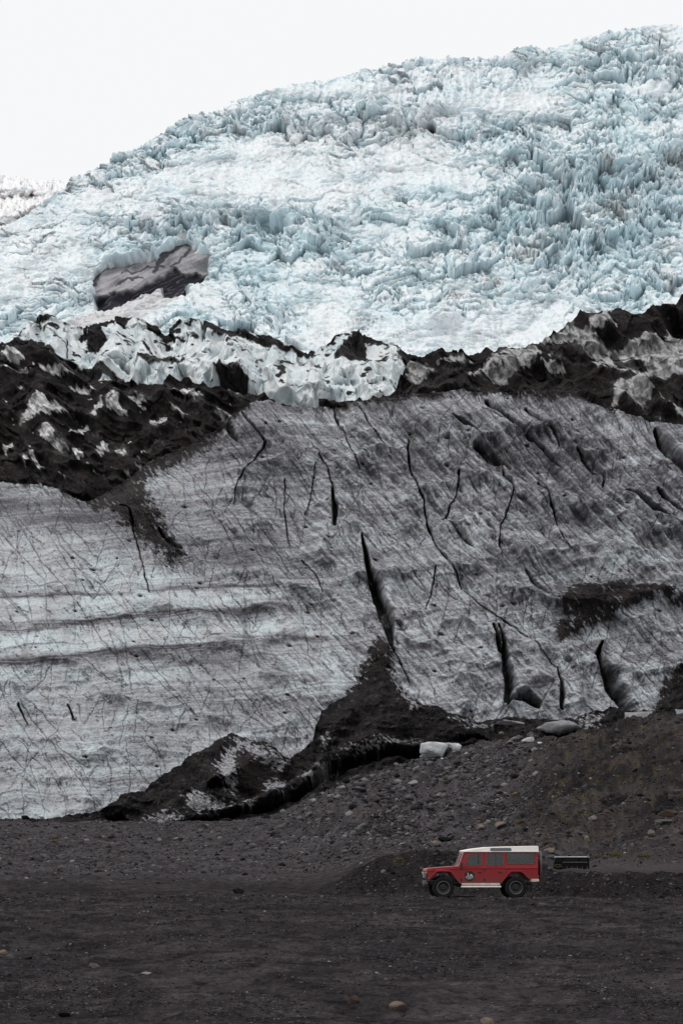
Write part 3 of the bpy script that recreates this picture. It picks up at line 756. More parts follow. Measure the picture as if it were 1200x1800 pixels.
    for pts, am in (([(700, 1185), (780, 1192), (850, 1180), (890, 1165)], 0.35), ([(690, 1110), (780, 1100), (860, 1096)], 0.15), ([(660, 1130), (760, 1138), (900, 1125)], 0.12),
                    ([(830, 1015), (920, 990), (1000, 965), (1100, 940), (1300, 930)], 0.2), ([(850, 1040), (930, 1012), (1030, 985), (1150, 960), (1300, 950)], 0.2),
                    ([(700, 1060), (780, 1040), (850, 1010), (960, 990)], 0.16), ([(985, 1180), (1050, 1170), (1120, 1190), (1170, 1180)], 0.2)):
        dv = V + 2.5 * fbm(U / 30, V / 40, 3, 685) - curve(pts, U)
        uu = np.array(pts)[:, 0]
        g += am * np.exp(-(dv / 2.2) ** 2) * sstep(uu[0] - 10, uu[0] + 30, U) * sstep(uu[-1] + 10, uu[-1] - 30, U)
    g += 0.24 * fine
    # grit speckle
    sp = fbm(U / 2.6, V / 1.7, 3, 691)
    sp2 = fbm(U / 7, V / 3.2, 3, 693)
    dash = sstep(0.30, 0.62, fbm(U / 6.5, V / 1.7, 3, 694) + 0.25 * coarse)
    g += 0.19 * sp + 0.07 * sp2 + 0.22 * dash
    x, y = rot(44, 60, 5)
    g += 0.34 * fbm(x, y, 3, 695) * sstep(300, 600, U)
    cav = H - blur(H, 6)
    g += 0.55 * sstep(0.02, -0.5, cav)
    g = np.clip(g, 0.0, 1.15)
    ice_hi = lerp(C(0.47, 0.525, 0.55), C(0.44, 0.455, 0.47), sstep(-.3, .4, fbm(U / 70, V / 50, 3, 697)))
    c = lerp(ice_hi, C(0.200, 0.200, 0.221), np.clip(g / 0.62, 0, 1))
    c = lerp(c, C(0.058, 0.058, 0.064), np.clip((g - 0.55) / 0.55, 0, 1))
    c = lerp(c, C(0.05, 0.045, 0.05), np.clip(hair * (0.58 - .16 * sstep(500, 200, U)), 0, 1))
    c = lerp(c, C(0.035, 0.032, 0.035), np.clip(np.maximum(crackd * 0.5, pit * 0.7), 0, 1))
    # fans of loose grit
    gr = sstep(0.52, 0.8, fbm((wu + wv * .8) / 40, (wv - wu * .8) / 11, 3, 701) + 0.5 * fbm(U / 4, V / 3, 3, 703) + 0.12 * sstep(500, 900, U))
    c = lerp(c, C(0.045, 0.04, 0.042), gr * 0.7)
    rk = worley(U / 3.6, V / 2.6, 705)
    dcol = lerp(DIRT, C(0.0235, 0.0200, 0.0195), sstep(-.3, .5, fbm(U / 30, V / 20, 3, 707))) * (1 + 0.5 * (rk[3] - .4) * (rk[2] > .45))[..., None]
    halo = sstep(42, 0, edge) * (0.35 + 0.65 * (dp0 <= dp + .1)) * sstep(-.1, .45, fbm((U + V * .7) / 12, (V - U * .7) / 4, 4, 708) + .25 * sstep(30, 0, edge))
    c = lerp(c, C(0.050, 0.047, 0.050), halo * .75)
    fray = dirtm * sstep(-0.62, -0.30, fbm((U + V * .7) / 14, (V - U * .7) / 6, 4, 709) - 0.02 * np.clip(-edge, 0, 20))
    holes = sstep(0.42, 0.6, fbm((U + V) / 22, (V - U) / 8, 4, 711)) * sstep(-30, -6, edge)
    c = lerp(c, dcol, np.clip(dirtm * (1 - holes * 0.8), 0, 1))
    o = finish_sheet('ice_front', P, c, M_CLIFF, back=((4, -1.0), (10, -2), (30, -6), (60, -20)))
    tag(o, 'sloping glacier front of dirty grey banded ice cut by dark crevasses', 'ice front', kind='structure')

build_cliff()

#@@APRON
# ------------------------------------------------------------------ debris apron at the foot of the ice
AP_TOP = [(-400, 1440), (0, 1440), (60, 1440), (110, 1435), (180, 1424), (215, 1402), (250, 1385), (300, 1350), (350, 1320), (385, 1297), (410, 1287), (430, 1288), (460, 1304), (495, 1330), (510, 1338),
          (530, 1325), (550, 1302), (558, 1272), (566, 1250), (590, 1231), (620, 1212), (650, 1197), (680, 1196), (705, 1206), (725, 1228), (742, 1240), (770, 1246), (800, 1252), (840, 1264), (890, 1262),
          (940, 1264), (1000, 1262), (1050, 1250), (1100, 1249), (1150, 1246), (1180, 1225), (1200, 1215), (1300, 1180), (1500, 1150)]

def build_apron():
    U, V = uv_grid(-260, 1460, 0.95, lambda u: curve(AP_TOP, u) + 2.5 * fbm(u / 13, u * 0, 4, 13), lambda u: curve([(-260, 1500), (400, 1490), (500, 1460), (600, 1430), (800, 1390), (1460, 1390)], u), 0.95)
    U = U.astype(f32); V = V.astype(f32)
    D = 380 + 0.10 * (1400 - V)
    D += 4 * blob(U, V, 512, 1345, 26, 40, 0) - 7 * blob(U, V, 405, 1350, 60, 60) - 6 * blob(U, V, 665, 1260, 90, 60)
    P = place(U, V, D); N = lean(blur_n(normals(P), 12), 0.9, (0, -1, 0.12))
    wu = U + 4 * fbm(U / 16, V / 16, 3, 801); wv = V + 4 * fbm(U / 16, V / 16, 3, 803)
    H = 1.5 * fbm(U / 80, V / 45, 2, 805) + 1.2 * (ridged((U - V) / 90, (V + .5 * U) / 60, 2, 808) - .6) + 0.3 * fbm(U / 18, V / 11, 4, 807)
    # undercut lip running along the ice edge
    lip = [(300, 1452, 4), (380, 1437, 5), (440, 1424, 6), (470, 1416, 6), (500, 1404, 6), (530, 1388, 7), (560, 1366, 10), (585, 1350, 12), (610, 1338, 12), (650, 1328, 11), (690, 1324, 11), (720, 1324, 9), (745, 1322, 4)]
    d, w = line_d(U + 2 * fbm(U / 34, V / 34, 2, 804), V + 2.5 * fbm(U / 26, V / 40, 3, 802), lip, 60)
    w = w * np.clip(.85 + .5 * fbm(U / 60, V / 90, 2, 806), .3, 1.5)
    lv = curve([(p[0], p[1]) for p in lip], U)
    on = sstep(290, 420, U) * sstep(765, 735, U)
    up = V < lv + 2 * 0
    H -= 4.5 * np.where(V < lv, np.clip(2.0 * (1 - d / (w * .7)), 0, 1), np.clip(1.3 * (1 - d / (w * 1.7)), 0, 1) ** 1.5)
    H += 2.0 * np.exp(-((V - lv + 1.9 * w) / (w * 1.0 + 3)) ** 2) * on
    for dep, pts in ((3, [(372, 1382, 6), (385, 1376, 9), (400, 1382, 5)]), (2.5, [(185, 1432, 4), (205, 1435, 7), (225, 1438, 3)]), (2.5, [(345, 1430, 4), (362, 1428, 7), (385, 1432, 4)]), (2, [(800, 1300, 3), (830, 1296, 5), (860, 1298, 3)]),
                     (2.5, [(950, 1288, 3), (980, 1291, 4), (1010, 1288, 3)])):
        d2, w2 = line_d(wu, wv, pts, 40)
        H -= dep * np.clip(1.4 * (1 - d2 / w2), 0, 1)
    rk = worley(U / 4.4, V / 3.2, 811); rk2 = worley(U / 9, V / 6.5, 813)
    H += 0.22 * np.clip(0.55 - rk[0], 0, 1) * (rk[2] > .4) + 0.5 * np.clip(0.45 - rk2[0], 0, 1) * (rk2[2] > .72) + 0.10 * fbm(U / 2.6, V / 2, 3, 815)
    P = P + N * H[..., None]
    br = fbm(U / 34, V / 22, 3, 817)
    c = lerp(C(0.0150, 0.0142, 0.0150), C(0.0225, 0.0200, 0.0200), sstep(-.4, .5, br)) * (1 + 0.8 * (rk[3] - .35) * (rk[2] > .4))[..., None]
    c = c * (1 + 1.2 * (rk2[4] * (rk2[2] > .72) * (rk2[0] < .4)))[..., None]
    red = sstep(.2, .7, blob(U, V, 440, 1370, 40, 40) + 0.4 * fbm(U / 20, V / 14, 3, 819))
    c = lerp(c, C(0.020, 0.0155, 0.0152), red * 0.7)
    ic = np.full(U.shape, 99., f32)
    for q in ([(408, 1300), (425, 1291), (450, 1305), (500, 1338), (507, 1346), (495, 1357), (470, 1345), (440, 1322), (418, 1312)], [(400, 1310), (416, 1308), (415, 1400), (404, 1395), (385, 1362), (378, 1345)],
              [(325, 1395), (345, 1388), (370, 1400), (402, 1412), (410, 1420), (380, 1430), (350, 1432), (330, 1420)], [(465, 1368), (485, 1372), (508, 1378), (495, 1396), (468, 1394)], [(525, 1365), (560, 1352), (592, 1338), (592, 1350), (560, 1368), (535, 1374)],
              [(250, 1436), (300, 1430), (330, 1440), (300, 1448), (255, 1446)], [(425, 1412), (450, 1408), (440, 1420), (428, 1424)], [(690, 1200), (715, 1212), (740, 1245), (725, 1245)], [(600, 1318), (640, 1308), (690, 1300), (735, 1300), (690, 1312), (630, 1322)],
              [(790, 1262), (840, 1270), (870, 1276), (830, 1280)], [(1010, 1262), (1060, 1258), (1050, 1275), (1020, 1280)], [(560, 1300), (580, 1290), (570, 1315)]):
        ic = np.minimum(ic, poly_sd(U, V, q))
    icm = sstep(4, -4, ic + 13 * fbm((U + V * .6) / 11, (V - U * .6) / 5, 4, 821) + 3)
    c = lerp(c, lerp(C(0.20, 0.195, 0.21), C(0.36, 0.36, 0.38), sstep(-.4, .5, fbm(U / 4, V / 3, 3, 823))), icm * 0.9)
    o = finish_sheet('debris_apron', P, c, M_DEBRIS, back=((3, -1), (8, -4), (20, -14)))
    tag(o, 'black debris mounds with grey ice showing along the foot of the ice front', 'moraine', kind='structure')
    return U, V, P

build_apron()

#@@GROUND
# ------------------------------------------------------------------ black gravel plain, bank, bench and right hillside
def zpix(v, y):
    return CH + (HY - v) * y / FPX

G_U = [-500, 0, 400, 500, 560, 600, 640, 675, 750, 850, 930, 980, 1040, 1100, 1200, 1400, 1700]
STN = {   # offset behind the foot of the bank -> height of the ground at each column
    0:   [0] * 17,
    2.2: [0, 0, 0, .02, .08, .22, .5, .7, .8, .75, .55, .42, .45, .5, .5, .5, .5],
    6:   [.05, .05, .05, .08, .25, .55, 1.15, 1.5, 1.72, 1.7, 1.3, .88, .86, .9, .92, .95, 1],
    16:  [.2, .2, .2, .25, .4, .7, 1.25, 1.55, 1.7, 1.65, 1.35, .86, .85, .85, .85, .9, 1],
    36:  [.6, .6, .6, .7, .8, 1.0, 1.4, 1.6, 1.75, 1.8, 1.6, 1.1, .9, .95, 1.1, 1.4, 2],
    70:  [1.3, 1.3, 1.3, 1.35, 1.5, 1.8, 2.05, 2.2, 2.4, 2.6, 2.9, 3.3, 3.6, 3.9, 4.4, 5.2, 7],
    120: [2.3, 2.3, 2.3, 2.5, 3.2, 3.9, 4.2, 4.3, 4.2, 4.9, 6.4, 8.0, 8.9, 9.9, 10.4, 12, 15],
    150: [2.9, 2.9, 2.9, 3.3, 4.5, 5.3, 5.6, 5.8, 6.4, 7.4, 8.6, 9.6, 10.0, 10.6, 10.8, 12, 15],
    225: [4.4, 4.4, 4.5, 5.2, 6.8, 7.6, 8.4, 9.0, 10.3, 11.5, 11.9, 11.9, 12.1, 12.5, 13, 14, 17],
    290: [5.4, 5.4, 5.4, 6.2, 8, 9, 10, 11, 12, 13, 13, 13, 13, 13, 13, 14, 17],
}

def foot_y(u):
    return curve([(-500, 158), (500, 157), (640, 155), (760, 153.5), (930, 151.5), (960, 149.5), (1060, 144.5), (1200, 141), (1400, 138), (1700, 136)], u)

def ground_base(u, y):
    k = sorted(STN); off = y - foot_y(u)
    cols = np.stack([np.interp(u, G_U, STN[s]) for s in k], 0)
    z = np.zeros(np.shape(u))
    for i in range(len(k) - 1):
        m = (off >= k[i]) & (off <= k[i + 1])
        t = (off - k[i]) / (k[i + 1] - k[i])
        if k[i] < 6: t = t * t * (3 - 2 * t) * 0.5 + t * 0.5
        z = np.where(m, cols[i] * (1 - t) + cols[i + 1] * t, z)
    return np.where(off > k[-1], cols[-1], z)

def build_ground():
    us = np.arange(-420, 1620.1, 1.25)
    ys = np.concatenate([FPX * CH / (np.arange(1990, 1588, -0.95) - HY), np.arange(132.3, 172, 0.075)[0:], np.arange(172, 260, 0.22), np.arange(260, 455, 0.45)])
    ys = np.unique(np.round(ys, 4))
    U, Y = np.meshgrid(us, ys)
    X = Y * (U - 600) / FPX
    Z = ground_base(U, Y)
    Z = blur(Z.astype(f32), 6)
    off = Y - foot_y(U)
    hill = sstep(25, 70, off) * sstep(820, 1000, U + 30 * fbm(X / 6, Y / 20, 2, 5) - (off - 70) * 0.6)
    bank = sstep(-1, 1.2, off) * sstep(9, 5.5, off) * sstep(545, 640, U)
    rub = sstep(8, 45, off)
    plain = 1 - sstep(-3, 6, off)
    # plain: low braided ripples lying across the view, wheel ruts
    Z += plain * (0.08 * fbm(X / 2.4, Y / 5.0, 4, 901, .55) + 0.026 * fbm(X / .5, Y / 1.1, 4, 903))
    Z += 0.05 * fbm(X / 1.2, Y / 2.6, 3, 905) * (1 - plain)
    for y0, sl, wd, dp in ((141.5, 0.012, .16, .06), (143.2, 0.014, .16, .06), (118, -0.03, .22, .05), (97, 0.05, .25, .05), (133, .02, .2, .05), (86, -.04, .2, .04), (74, .03, .2, .03)):
        yy = y0 + sl * (X * 9) + 0.8 * fbm(X / 5, X * 0 + y0, 2, 907)
        Z -= 1.5 * dp * np.exp(-((Y - yy) / (wd * 2)) ** 2) * plain
        Z += dp * 0.6 * np.exp(-((Y - yy - wd * 4) / (wd * 2)) ** 2) * plain
    Z += bank * (0.16 * fbm(X / 1.1, Y / 1.3, 4, 911) + 0.05 * fbm(X / .25, Y / .3, 2, 913))
    field = rub * (1 - hill) * sstep(430, 620, U) * sstep(40, 110, off)
    Z += rub * (0.20 * fbm(X / 3, Y / 6, 4, 915) + 0.09 * fbm(X / .8, Y / 1.2, 3, 917)) * (0.55 + 0.6 * sstep(500, 650, U))
    Z += field * (0.75 * (ridged(X / 7, Y / 13, 3, 916) - .6) + 0.30 * fbm(X / 1.6, Y / 3, 3, 918))
    a1 = worley(X / 1.1, Y / 1.6, 919)
    Z += rub * 0.20 * np.clip(.5 - a1[0], 0, 1) * (a1[2] > .45)
    # gullies on the brown hillside
    x2 = (X * .8 + Y * .25) / 9; y2 = (-X * .35 + Y * .3) / 2.6
    gul = ridged(x2, y2, 3, 921) - 0.7
    Z += hill * (0.85 * gul + 0.5 * fbm(X / 5, Y / 12, 3, 923))
    # shallow water-cut edges across the plain behind the jeep
    for y0, sl, u0, u1, dp in ((186, .02, -300, 240, .22), (232, .05, -300, 300, .3), (210, -.03, 150, 330, .25), (262, .03, 150, 340, .35), (300, .02, 180, 560, .4), (250, -.02, 380, 620, .25), (215, .03, 420, 640, .2)):
        yy = y0 + sl * X * 9 + 3 * fbm(X / 4, X * 0 + y0, 3, 925)
        Z -= dp * sstep(2.2, 0, Y - yy) * sstep(-2.5 - 0.0 * Y, 0, Y - yy) * sstep(u0, u0 + 40, U) * sstep(u1, u1 - 60, U)
    nx = np.gradient(Z, axis=0) / np.gradient(Y, axis=0)
    v = CH * 0 + HY - (Z - CH) * FPX / Y
    # pigment
    big = fbm(X / 4, Y / 16, 4, 931)
    st = fbm(X / 1.1, Y / 4.2, 5, 933, .62)
    c = lerp(C(0.033, 0.031, 0.033), C(0.046, 0.043, 0.045), sstep(-.4, .6, big))
    c = lerp(c, C(0.014, 0.0135, 0.0145), sstep(.02, .40, st) * (0.25 + .30 * plain))
    c = lerp(c, C(0.064, 0.060, 0.062), sstep(.25, .7, fbm(X / 3, Y / 7, 4, 935)) * plain * 0.5)
    c = lerp(c, C(0.046, 0.045, 0.048), rub * (1 - hill) * sstep(-.2, .5, fbm(X / 2, Y / 4, 4, 937)))
    hc = lerp(C(0.021, 0.020, 0.021), C(0.044, 0.040, 0.038), sstep(-.35, .45, fbm(x2 * .7, y2 * .7, 4, 939)))
    hc = lerp(hc, C(0.050, 0.041, 0.036), sstep(.2, .65, fbm(X / 4, Y / 14, 3, 941)) * .7)
    c = lerp(c, hc, hill)
    c = lerp(c, C(0.018, 0.017, 0.018), bank * .9)
    mos = sstep(.48, .75, fbm(X / .9, Y / 2.4, 4, 943) + 0.1) * np.maximum(hill, bank * sstep(900, 780, U) * sstep(3, 6, off)) 
    c = lerp(c, C(0.070, 0.060, 0.028), mos * .38)
    f1 = worley(X / .33, Y / .9, 947)
    f2 = worley(X / .10, Y / .30, 949)
    c = c * (1 + 0.8 * (f1[2] - .5) * (f1[0] < .42) + 0.7 * (f2[2] - .45) * (f2[0] < .45) * plain)[..., None]
    # road bench behind the bank: packed smooth sand
    road = sstep(7, 10, off) * sstep(46, 30, off) * sstep(930, 990, U)
    c = lerp(c, C(0.048, 0.045, 0.047), road * .85)
    c = lerp(c, c * 1.55, rub * (1 - hill * .6))
    c = c * np.array([0.84, 0.805, 0.82], f32)
    P = np.stack([X, Y, Z], -1)
    r, k = P.shape[:2]
    o = mesh_np('ground', P.reshape(-1, 3), grid_quads(r, k), c.reshape(-1, 3), M_GROUND)
    tag(o, 'black volcanic gravel plain rising to rubble and a brown stony hillside', 'ground', kind='structure')
    return U, Y, X, Z, v, off, hill, bank, rub, plain, road

G = build_ground()
_GU, _GY = G[0][0], G[1][:, 0]

def gz(x, y):
    u = 600 + x * FPX / y
    i = int(np.clip(np.searchsorted(_GY, y), 1, len(_GY) - 1)); j = int(np.clip(np.searchsorted(_GU, u), 1, len(_GU) - 1))
    t = (y - _GY[i - 1]) / (_GY[i] - _GY[i - 1]); s = (u - _GU[j - 1]) / (_GU[j] - _GU[j - 1])
    Z = G[3]
    return float((Z[i - 1, j - 1] * (1 - s) + Z[i - 1, j] * s) * (1 - t) + (Z[i, j - 1] * (1 - s) + Z[i, j] * s) * t)

def hit(u, v):
    """the place on the ground that lies along this direction from the eye"""
    j = int(np.clip(np.searchsorted(_GU, u), 0, len(_GU) - 1))
    col = G[4][:, j]
    k = np.where(col <= v)[0]
    i = int(k[0]) if len(k) else len(col) - 1
    return float(G[2][i, j]), float(G[1][i, j]), float(G[3][i, j])

#@@STONES
# ------------------------------------------------------------------ stones
def stone_shape(seed, sub=1, flat=0.65, cut=(.45, .8), n=7, jit=.06):
    bm = bmesh.new()
    if sub == 0:
        bmesh.ops.create_cube(bm, size=1.3)
    else:
        bmesh.ops.create_icosphere(bm, subdivisions=sub, radius=1)
    r = random.Random(seed)
    cuts = [(Vector((r.uniform(-1, 1), r.uniform(-1, 1), r.uniform(-.6, 1))).normalized(), r.uniform(*cut)) for _ in range(n)]
    for v in bm.verts:
        if sub == 0:
            v.co += Vector((r.uniform(-.3, .3), r.uniform(-.3, .3), r.uniform(-.3, .3)))
        else:
            for q, d in cuts:
                e = v.co.dot(q) - d
                if e > 0: v.co -= q * e
            v.co *= 1 + r.uniform(-jit, jit)
        v.co.x *= 1.15; v.co.z *= flat
    bmesh.ops.triangulate(bm, faces=bm.faces)
    P = np.array([v.co[:] for v in bm.verts], f32)
    F = np.array([[v.index for v in f.verts] for f in bm.faces], np.int32)
    bm.free()
    return P, F

BIG = [stone_shape(100 + k, 1, 0.5 + 0.05 * (k % 6)) for k in range(10)]
SMALL = [stone_shape(200 + k, 0, 0.5 + 0.05 * (k % 6)) for k in range(16)]
SHAPES = SMALL + BIG

def scatter(name, pts, size, cols, label, cat, jitter=0.35):
    """pts (n,3), size (n,), cols (n,3): ONE mesh of loose small stones nobody could count"""
    n = len(pts)
    Ps, Fs, Cs = [], [], []
    base = 0
    kind = RNG.integers(0, len(SMALL), n)
    big = size * FPX / pts[:, 1] > 2.6
    kind[big] = RNG.integers(len(SMALL), len(SHAPES), int(big.sum()))
    ang = RNG.uniform(0, 2 * PI, n); tl = RNG.normal(0, .25, n)
    for s in range(len(SHAPES)):
        idx = np.where(kind == s)[0]
        if not len(idx): continue
        p, f = SHAPES[s]
        ca, sa = np.cos(ang[idx])[:, None], np.sin(ang[idx])[:, None]
        x, y, z = p[None, :, 0], p[None, :, 1], p[None, :, 2]
        z2 = z + tl[idx][:, None] * x
        q = np.stack([x * ca - y * sa, x * sa + y * ca, z2 + 0 * x * ca], -1) * size[idx][:, None, None]
        q = q + pts[idx][:, None, :] + np.array([0, 0, 1]) * (size[idx] * .15)[:, None, None]
        Ps.append(q.reshape(-1, 3)); m = len(p)
        Fs.append((f[None] + (np.arange(len(idx)) * m)[:, None, None] + base).reshape(-1, 3))
        Cs.append(np.repeat(cols[idx], m, 0)); base += len(idx) * m
    o = mesh_np(name, np.concatenate(Ps), np.concatenate(Fs), np.concatenate(Cs), M_STONE, smooth=False)
    tag(o, label, cat, kind='stuff')
    return o

STONE_COLS = np.array([(.030, .028, .031), (.052, .050, .053), (.085, .083, .085), (.14, .135, .13), (.075, .056, .042), (.014, .013, .014), (.20, .19, .185)], f32)

def pick_cols(n, w):
    w = np.array(w, float); w /= w.sum()
    c = STONE_COLS[RNG.choice(len(STONE_COLS), n, p=w)]
    return c * RNG.uniform(.75, 1.25, (n, 1)).astype(f32)

def scatter_ground():
    U, Y, X, Z, v, off, hill, bank, rub, plain, road = G
    vis = (U > -120) & (U < 1320) & (v < 1850)
    def choose(w, n):
        w = np.where(vis, w, 0).astype(np.float64).ravel()
        w *= (np.gradient(Y, axis=0) / Y * 0 + 1).ravel()
        i = RNG.choice(w.size, n, p=w / w.sum())
        return i
    def pts(i, jx=1.0):
        return np.stack([X.ravel()[i], Y.ravel()[i], Z.ravel()[i]], -1).astype(f32)
    # weights use the screen area each sample covers so that density reads evenly
    dv = np.abs(np.gradient(v, axis=0)) + .02
    clump = sstep(-.3, .5, fbm(X / 2.5, Y / 9, 3, 951))
    n = 70000
    i = choose(plain * dv * (.10 + clump ** 2), n)
    px = np.clip((RNG.pareto(2.4, n) + 1) * .62, .5, 4.5)
    scatter('gravel', pts(i), px * Y.ravel()[i] / FPX, pick_cols(n, (5, 4.5, 1.8, .4, .6, 4.5, .08)), 'loose pebbles strewn over the black plain in front of the jeep', 'gravel')
    n = 62000
    i = choose(rub * (1 - hill) * dv * (.30 + clump) * (1 - road) * (.8 + .5 * sstep(430, 620, U)), n)
    px = np.clip((RNG.pareto(2.3, n) + 1) * .85, .7, 7)
    scatter('rubble', pts(i), px * Y.ravel()[i] / FPX, pick_cols(n, (4, 5, 3.6, 1.2, .35, 4, .12)), 'grey rubble of small stones between the plain and the debris mounds', 'rubble')
    n = 15000
    fld = rub * (1 - hill) * sstep(430, 560, U) * sstep(40, 90, off)
    i = choose((fld + .12 * rub * (1 - hill) * (1 - road)) * dv * (.15 + clump), n)
    px = np.clip((RNG.pareto(2.2, n) + 1) * 1.5, 1.4, 10)
    scatter('field_stones', pts(i), px * Y.ravel()[i] / FPX, pick_cols(n, (2.5, 5, 6, 3.4, .4, 2.5, .4)), 'grey stones heaped in the rubble field under the ice lip', 'stones')
    n = 30000
    i = choose((hill * (.35 + clump) + bank * .9) * dv * (1 - road * .85), n)
    px = np.clip((RNG.pareto(2.3, n) + 1) * .75, .6, 6.5)
    scatter('hillside_stones', pts(i), px * Y.ravel()[i] / FPX, pick_cols(n, (5, 4, 1.8, .7, 1.8, 4, .12)), 'small brown and grey stones covering the right hillside and the gravel bank', 'stones')

scatter_ground()

#@@ROCKS
# individual rocks
ROCK_ME = {}
def rock_mesh(kind, tone, sub=3):
    key = (kind, tone, sub)
    if key in ROCK_ME: return ROCK_ME[key]
    if 'ice' in tone:
        r = random.Random(900 + kind); bm = bmesh.new()
        for _ in range(22):
            bm.verts.new((r.uniform(-1, 1), r.uniform(-1, 1), r.uniform(-.6, .75) * (1 - .4 * r.random())))
        bmesh.ops.convex_hull(bm, input=bm.verts)
        bmesh.ops.delete(bm, geom=[v for v in bm.verts if not v.link_faces], context='VERTS')
        bmesh.ops.subdivide_edges(bm, edges=bm.edges, cuts=2, use_grid_fill=True)
        for v in bm.verts: v.co += Vector((r.uniform(-.05, .05), r.uniform(-.05, .05), r.uniform(-.05, .05)))
        bmesh.ops.triangulate(bm, faces=bm.faces)
        bm.verts.index_update()
        p = np.array([v.co[:] for v in bm.verts], f32); f = np.array([[v.index for v in q.verts] for q in bm.faces], np.int32); bm.free()
    else:
        p, f = stone_shape(300 + kind, sub, 0.6 + 0.06 * (kind % 4), (.38, .82), 12, .015)
    c = np.tile(np.array(ROCK_TONE[tone], f32), (len(p), 1))
    c *= (1 + .25 * fbm(p[:, 0] * 2 + kind, p[:, 1] * 2 + p[:, 2] * 3, 3, 40 + kind))[:, None]
    o = mesh_np('rock', p, f, c, M_STONE, smooth=False)
    me = o.data; bpy.data.objects.remove(o)
    ROCK_ME[key] = me
    return me

ROCK_TONE = {'tan': (.15, .120, .098), 'grey': (.075, .073, .076), 'pale': (.20, .195, .19), 'dark': (.020, .018, .018), 'brown': (.052, .037, .030), 'black': (.008, .008, .009), 'ice': (.44, .455, .47), 'dirtyice': (.22, .22, .235)}

def rock(u, v, wpx, hpx, tone, kind, label, group=None, name='rock', cat='rock', rz=None, base=None, sub=3):
    x, y, z = base or hit(u, v)
    s = y / FPX
    o = bpy.data.objects.new(name, rock_mesh(kind, tone, sub)); COL.objects.link(o)
    w, h = wpx * s / 2, hpx * s
    o.scale = (w / 1.0, w * .85, h / 1.1)
    o.rotation_euler = (0, 0, random.uniform(-.5, .5) if rz is None else rz)
    o.location = (x, y, z + h * .28)
    tag(o, label, cat, group)
    return o

for a in (
    (697, 1776, 29, 19, 'tan', 1, 'rounded tan boulder, the largest stone at the bottom of the plain'),
    (622, 1765, 25, 20, 'brown', 2, 'rough dark brown rock left of the rounded tan boulder'),
    (857, 1800, 25, 17, 'tan', 3, 'tan stone cut by the bottom edge of the photo'),
    (771, 1790, 33, 9, 'grey', 4, 'flat grey slab right of the rounded tan boulder'),
    (257, 1713, 24, 8, 'pale', 5, 'small pale oval stone on the open plain at left'),
    (168, 1701, 26, 11, 'grey', 6, 'grey stone with a pale top left of the pale oval stone'),
    (6, 1680, 18, 11, 'tan', 7, 'tan stone touching the left edge of the photo'),
    (20, 1685, 20, 11, 'grey', 8, 'dark grey stone beside the tan stone at the left edge'),
    (51, 1687, 18, 9, 'dark', 9, 'dark low stone third in from the left edge'),
    (115, 1788, 26, 13, 'black', 10, 'black lump of rock in the bottom left corner'),
    (60, 1787, 18, 8, 'dark', 11, 'dark flat stone left of the black lump'),
    (1129, 1795, 13, 7, 'brown', 12, 'small reddish stone in the bottom right corner'),
    (951, 1593, 17, 8, 'grey', 13, 'grey stone on the plain below the rear of the red jeep'),
    (932, 1592, 13, 6, 'brown', 14, 'brown stone beside the grey stone behind the red jeep'),
    (418, 1571, 30, 12, 'dark', 15, 'dark clump of stone on a low gravel rise left of the jeep'),
    (1166, 1447, 40, 10, 'grey', 16, 'long flat grey slab on the right hillside'),
    (1180, 1436, 44, 12, 'brown', 17, 'dark brown boulder above the flat grey slab'),
    (1157, 1428, 22, 13, 'dark', 18, 'dark rounded boulder at the top of the slab group on the hillside'),
    (1190, 1395, 20, 9, 'grey', 19, 'grey boulder near the right edge above the slab group'),
    (1030, 1478, 20, 12, 'tan', 20, 'tan boulder on the slope above the black container'),
    (966, 1500, 22, 10, 'tan', 21, 'tan boulder touching the rear of the jeep on the bank top'),
    (968, 1511, 22, 8, 'grey', 22, 'grey boulder just below the tan boulder behind the jeep'),
    (960, 1484, 16, 9, 'brown', 23, 'brown boulder above the tan boulder behind the jeep'),
    (880, 1455, 26, 14, 'tan', 24, 'largest tan boulder in the brown pile above the jeep roof'),
    (846, 1458, 20, 11, 'tan', 25, 'tan boulder at the left of the brown pile above the jeep'),
    (915, 1448, 18, 10, 'brown', 26, 'brown boulder at the right of the pile above the jeep'),
    (760, 1485, 40, 8, 'tan', 27, 'long low tan rock under the dark ledge above the bonnet'),
    (782, 1478, 34, 10, 'black', 28, 'flat black ledge of rock above the jeep bonnet'),
    (1040, 1440, 18, 9, 'pale', 29, 'pale stone on the hillside left of the grey slab'),
    (905, 1395, 18, 9, 'brown', 30, 'brown stone standing in yellow moss on the hillside'),
    (1145, 1467, 15, 9, 'tan', 31, 'tan stone below the flat grey slab'),
    (728, 1384, 24, 9, 'pale', 32, 'pale grey rock in the rubble below the ice blocks'),
    (820, 1370, 30, 14, 'grey', 33, 'tall grey rock standing in the middle of the rubble field'),
    (858, 1362, 22, 12, 'grey', 34, 'grey rock right of the tall grey rock in the rubble field'),
    (630, 1390, 30, 8, 'grey', 35, 'flat pale patch of rock at the left of the rubble field'),
    (660, 1410, 22, 8, 'brown', 36, 'brown rock at the left of the rubble field'),
):
    rock(*a[:7], group=None)

def ice_block(u, v, D, w, h, kind, tone, label, rz=0):
    p = place(np.array(u, float), np.array(v, float), np.array(D, float))
    return rock(u, v, w, h, tone, kind, label, group='loose ice blocks below the ice front', name='ice_block', cat='ice block', rz=rz, base=tuple(float(q) for q in p), sub=3)

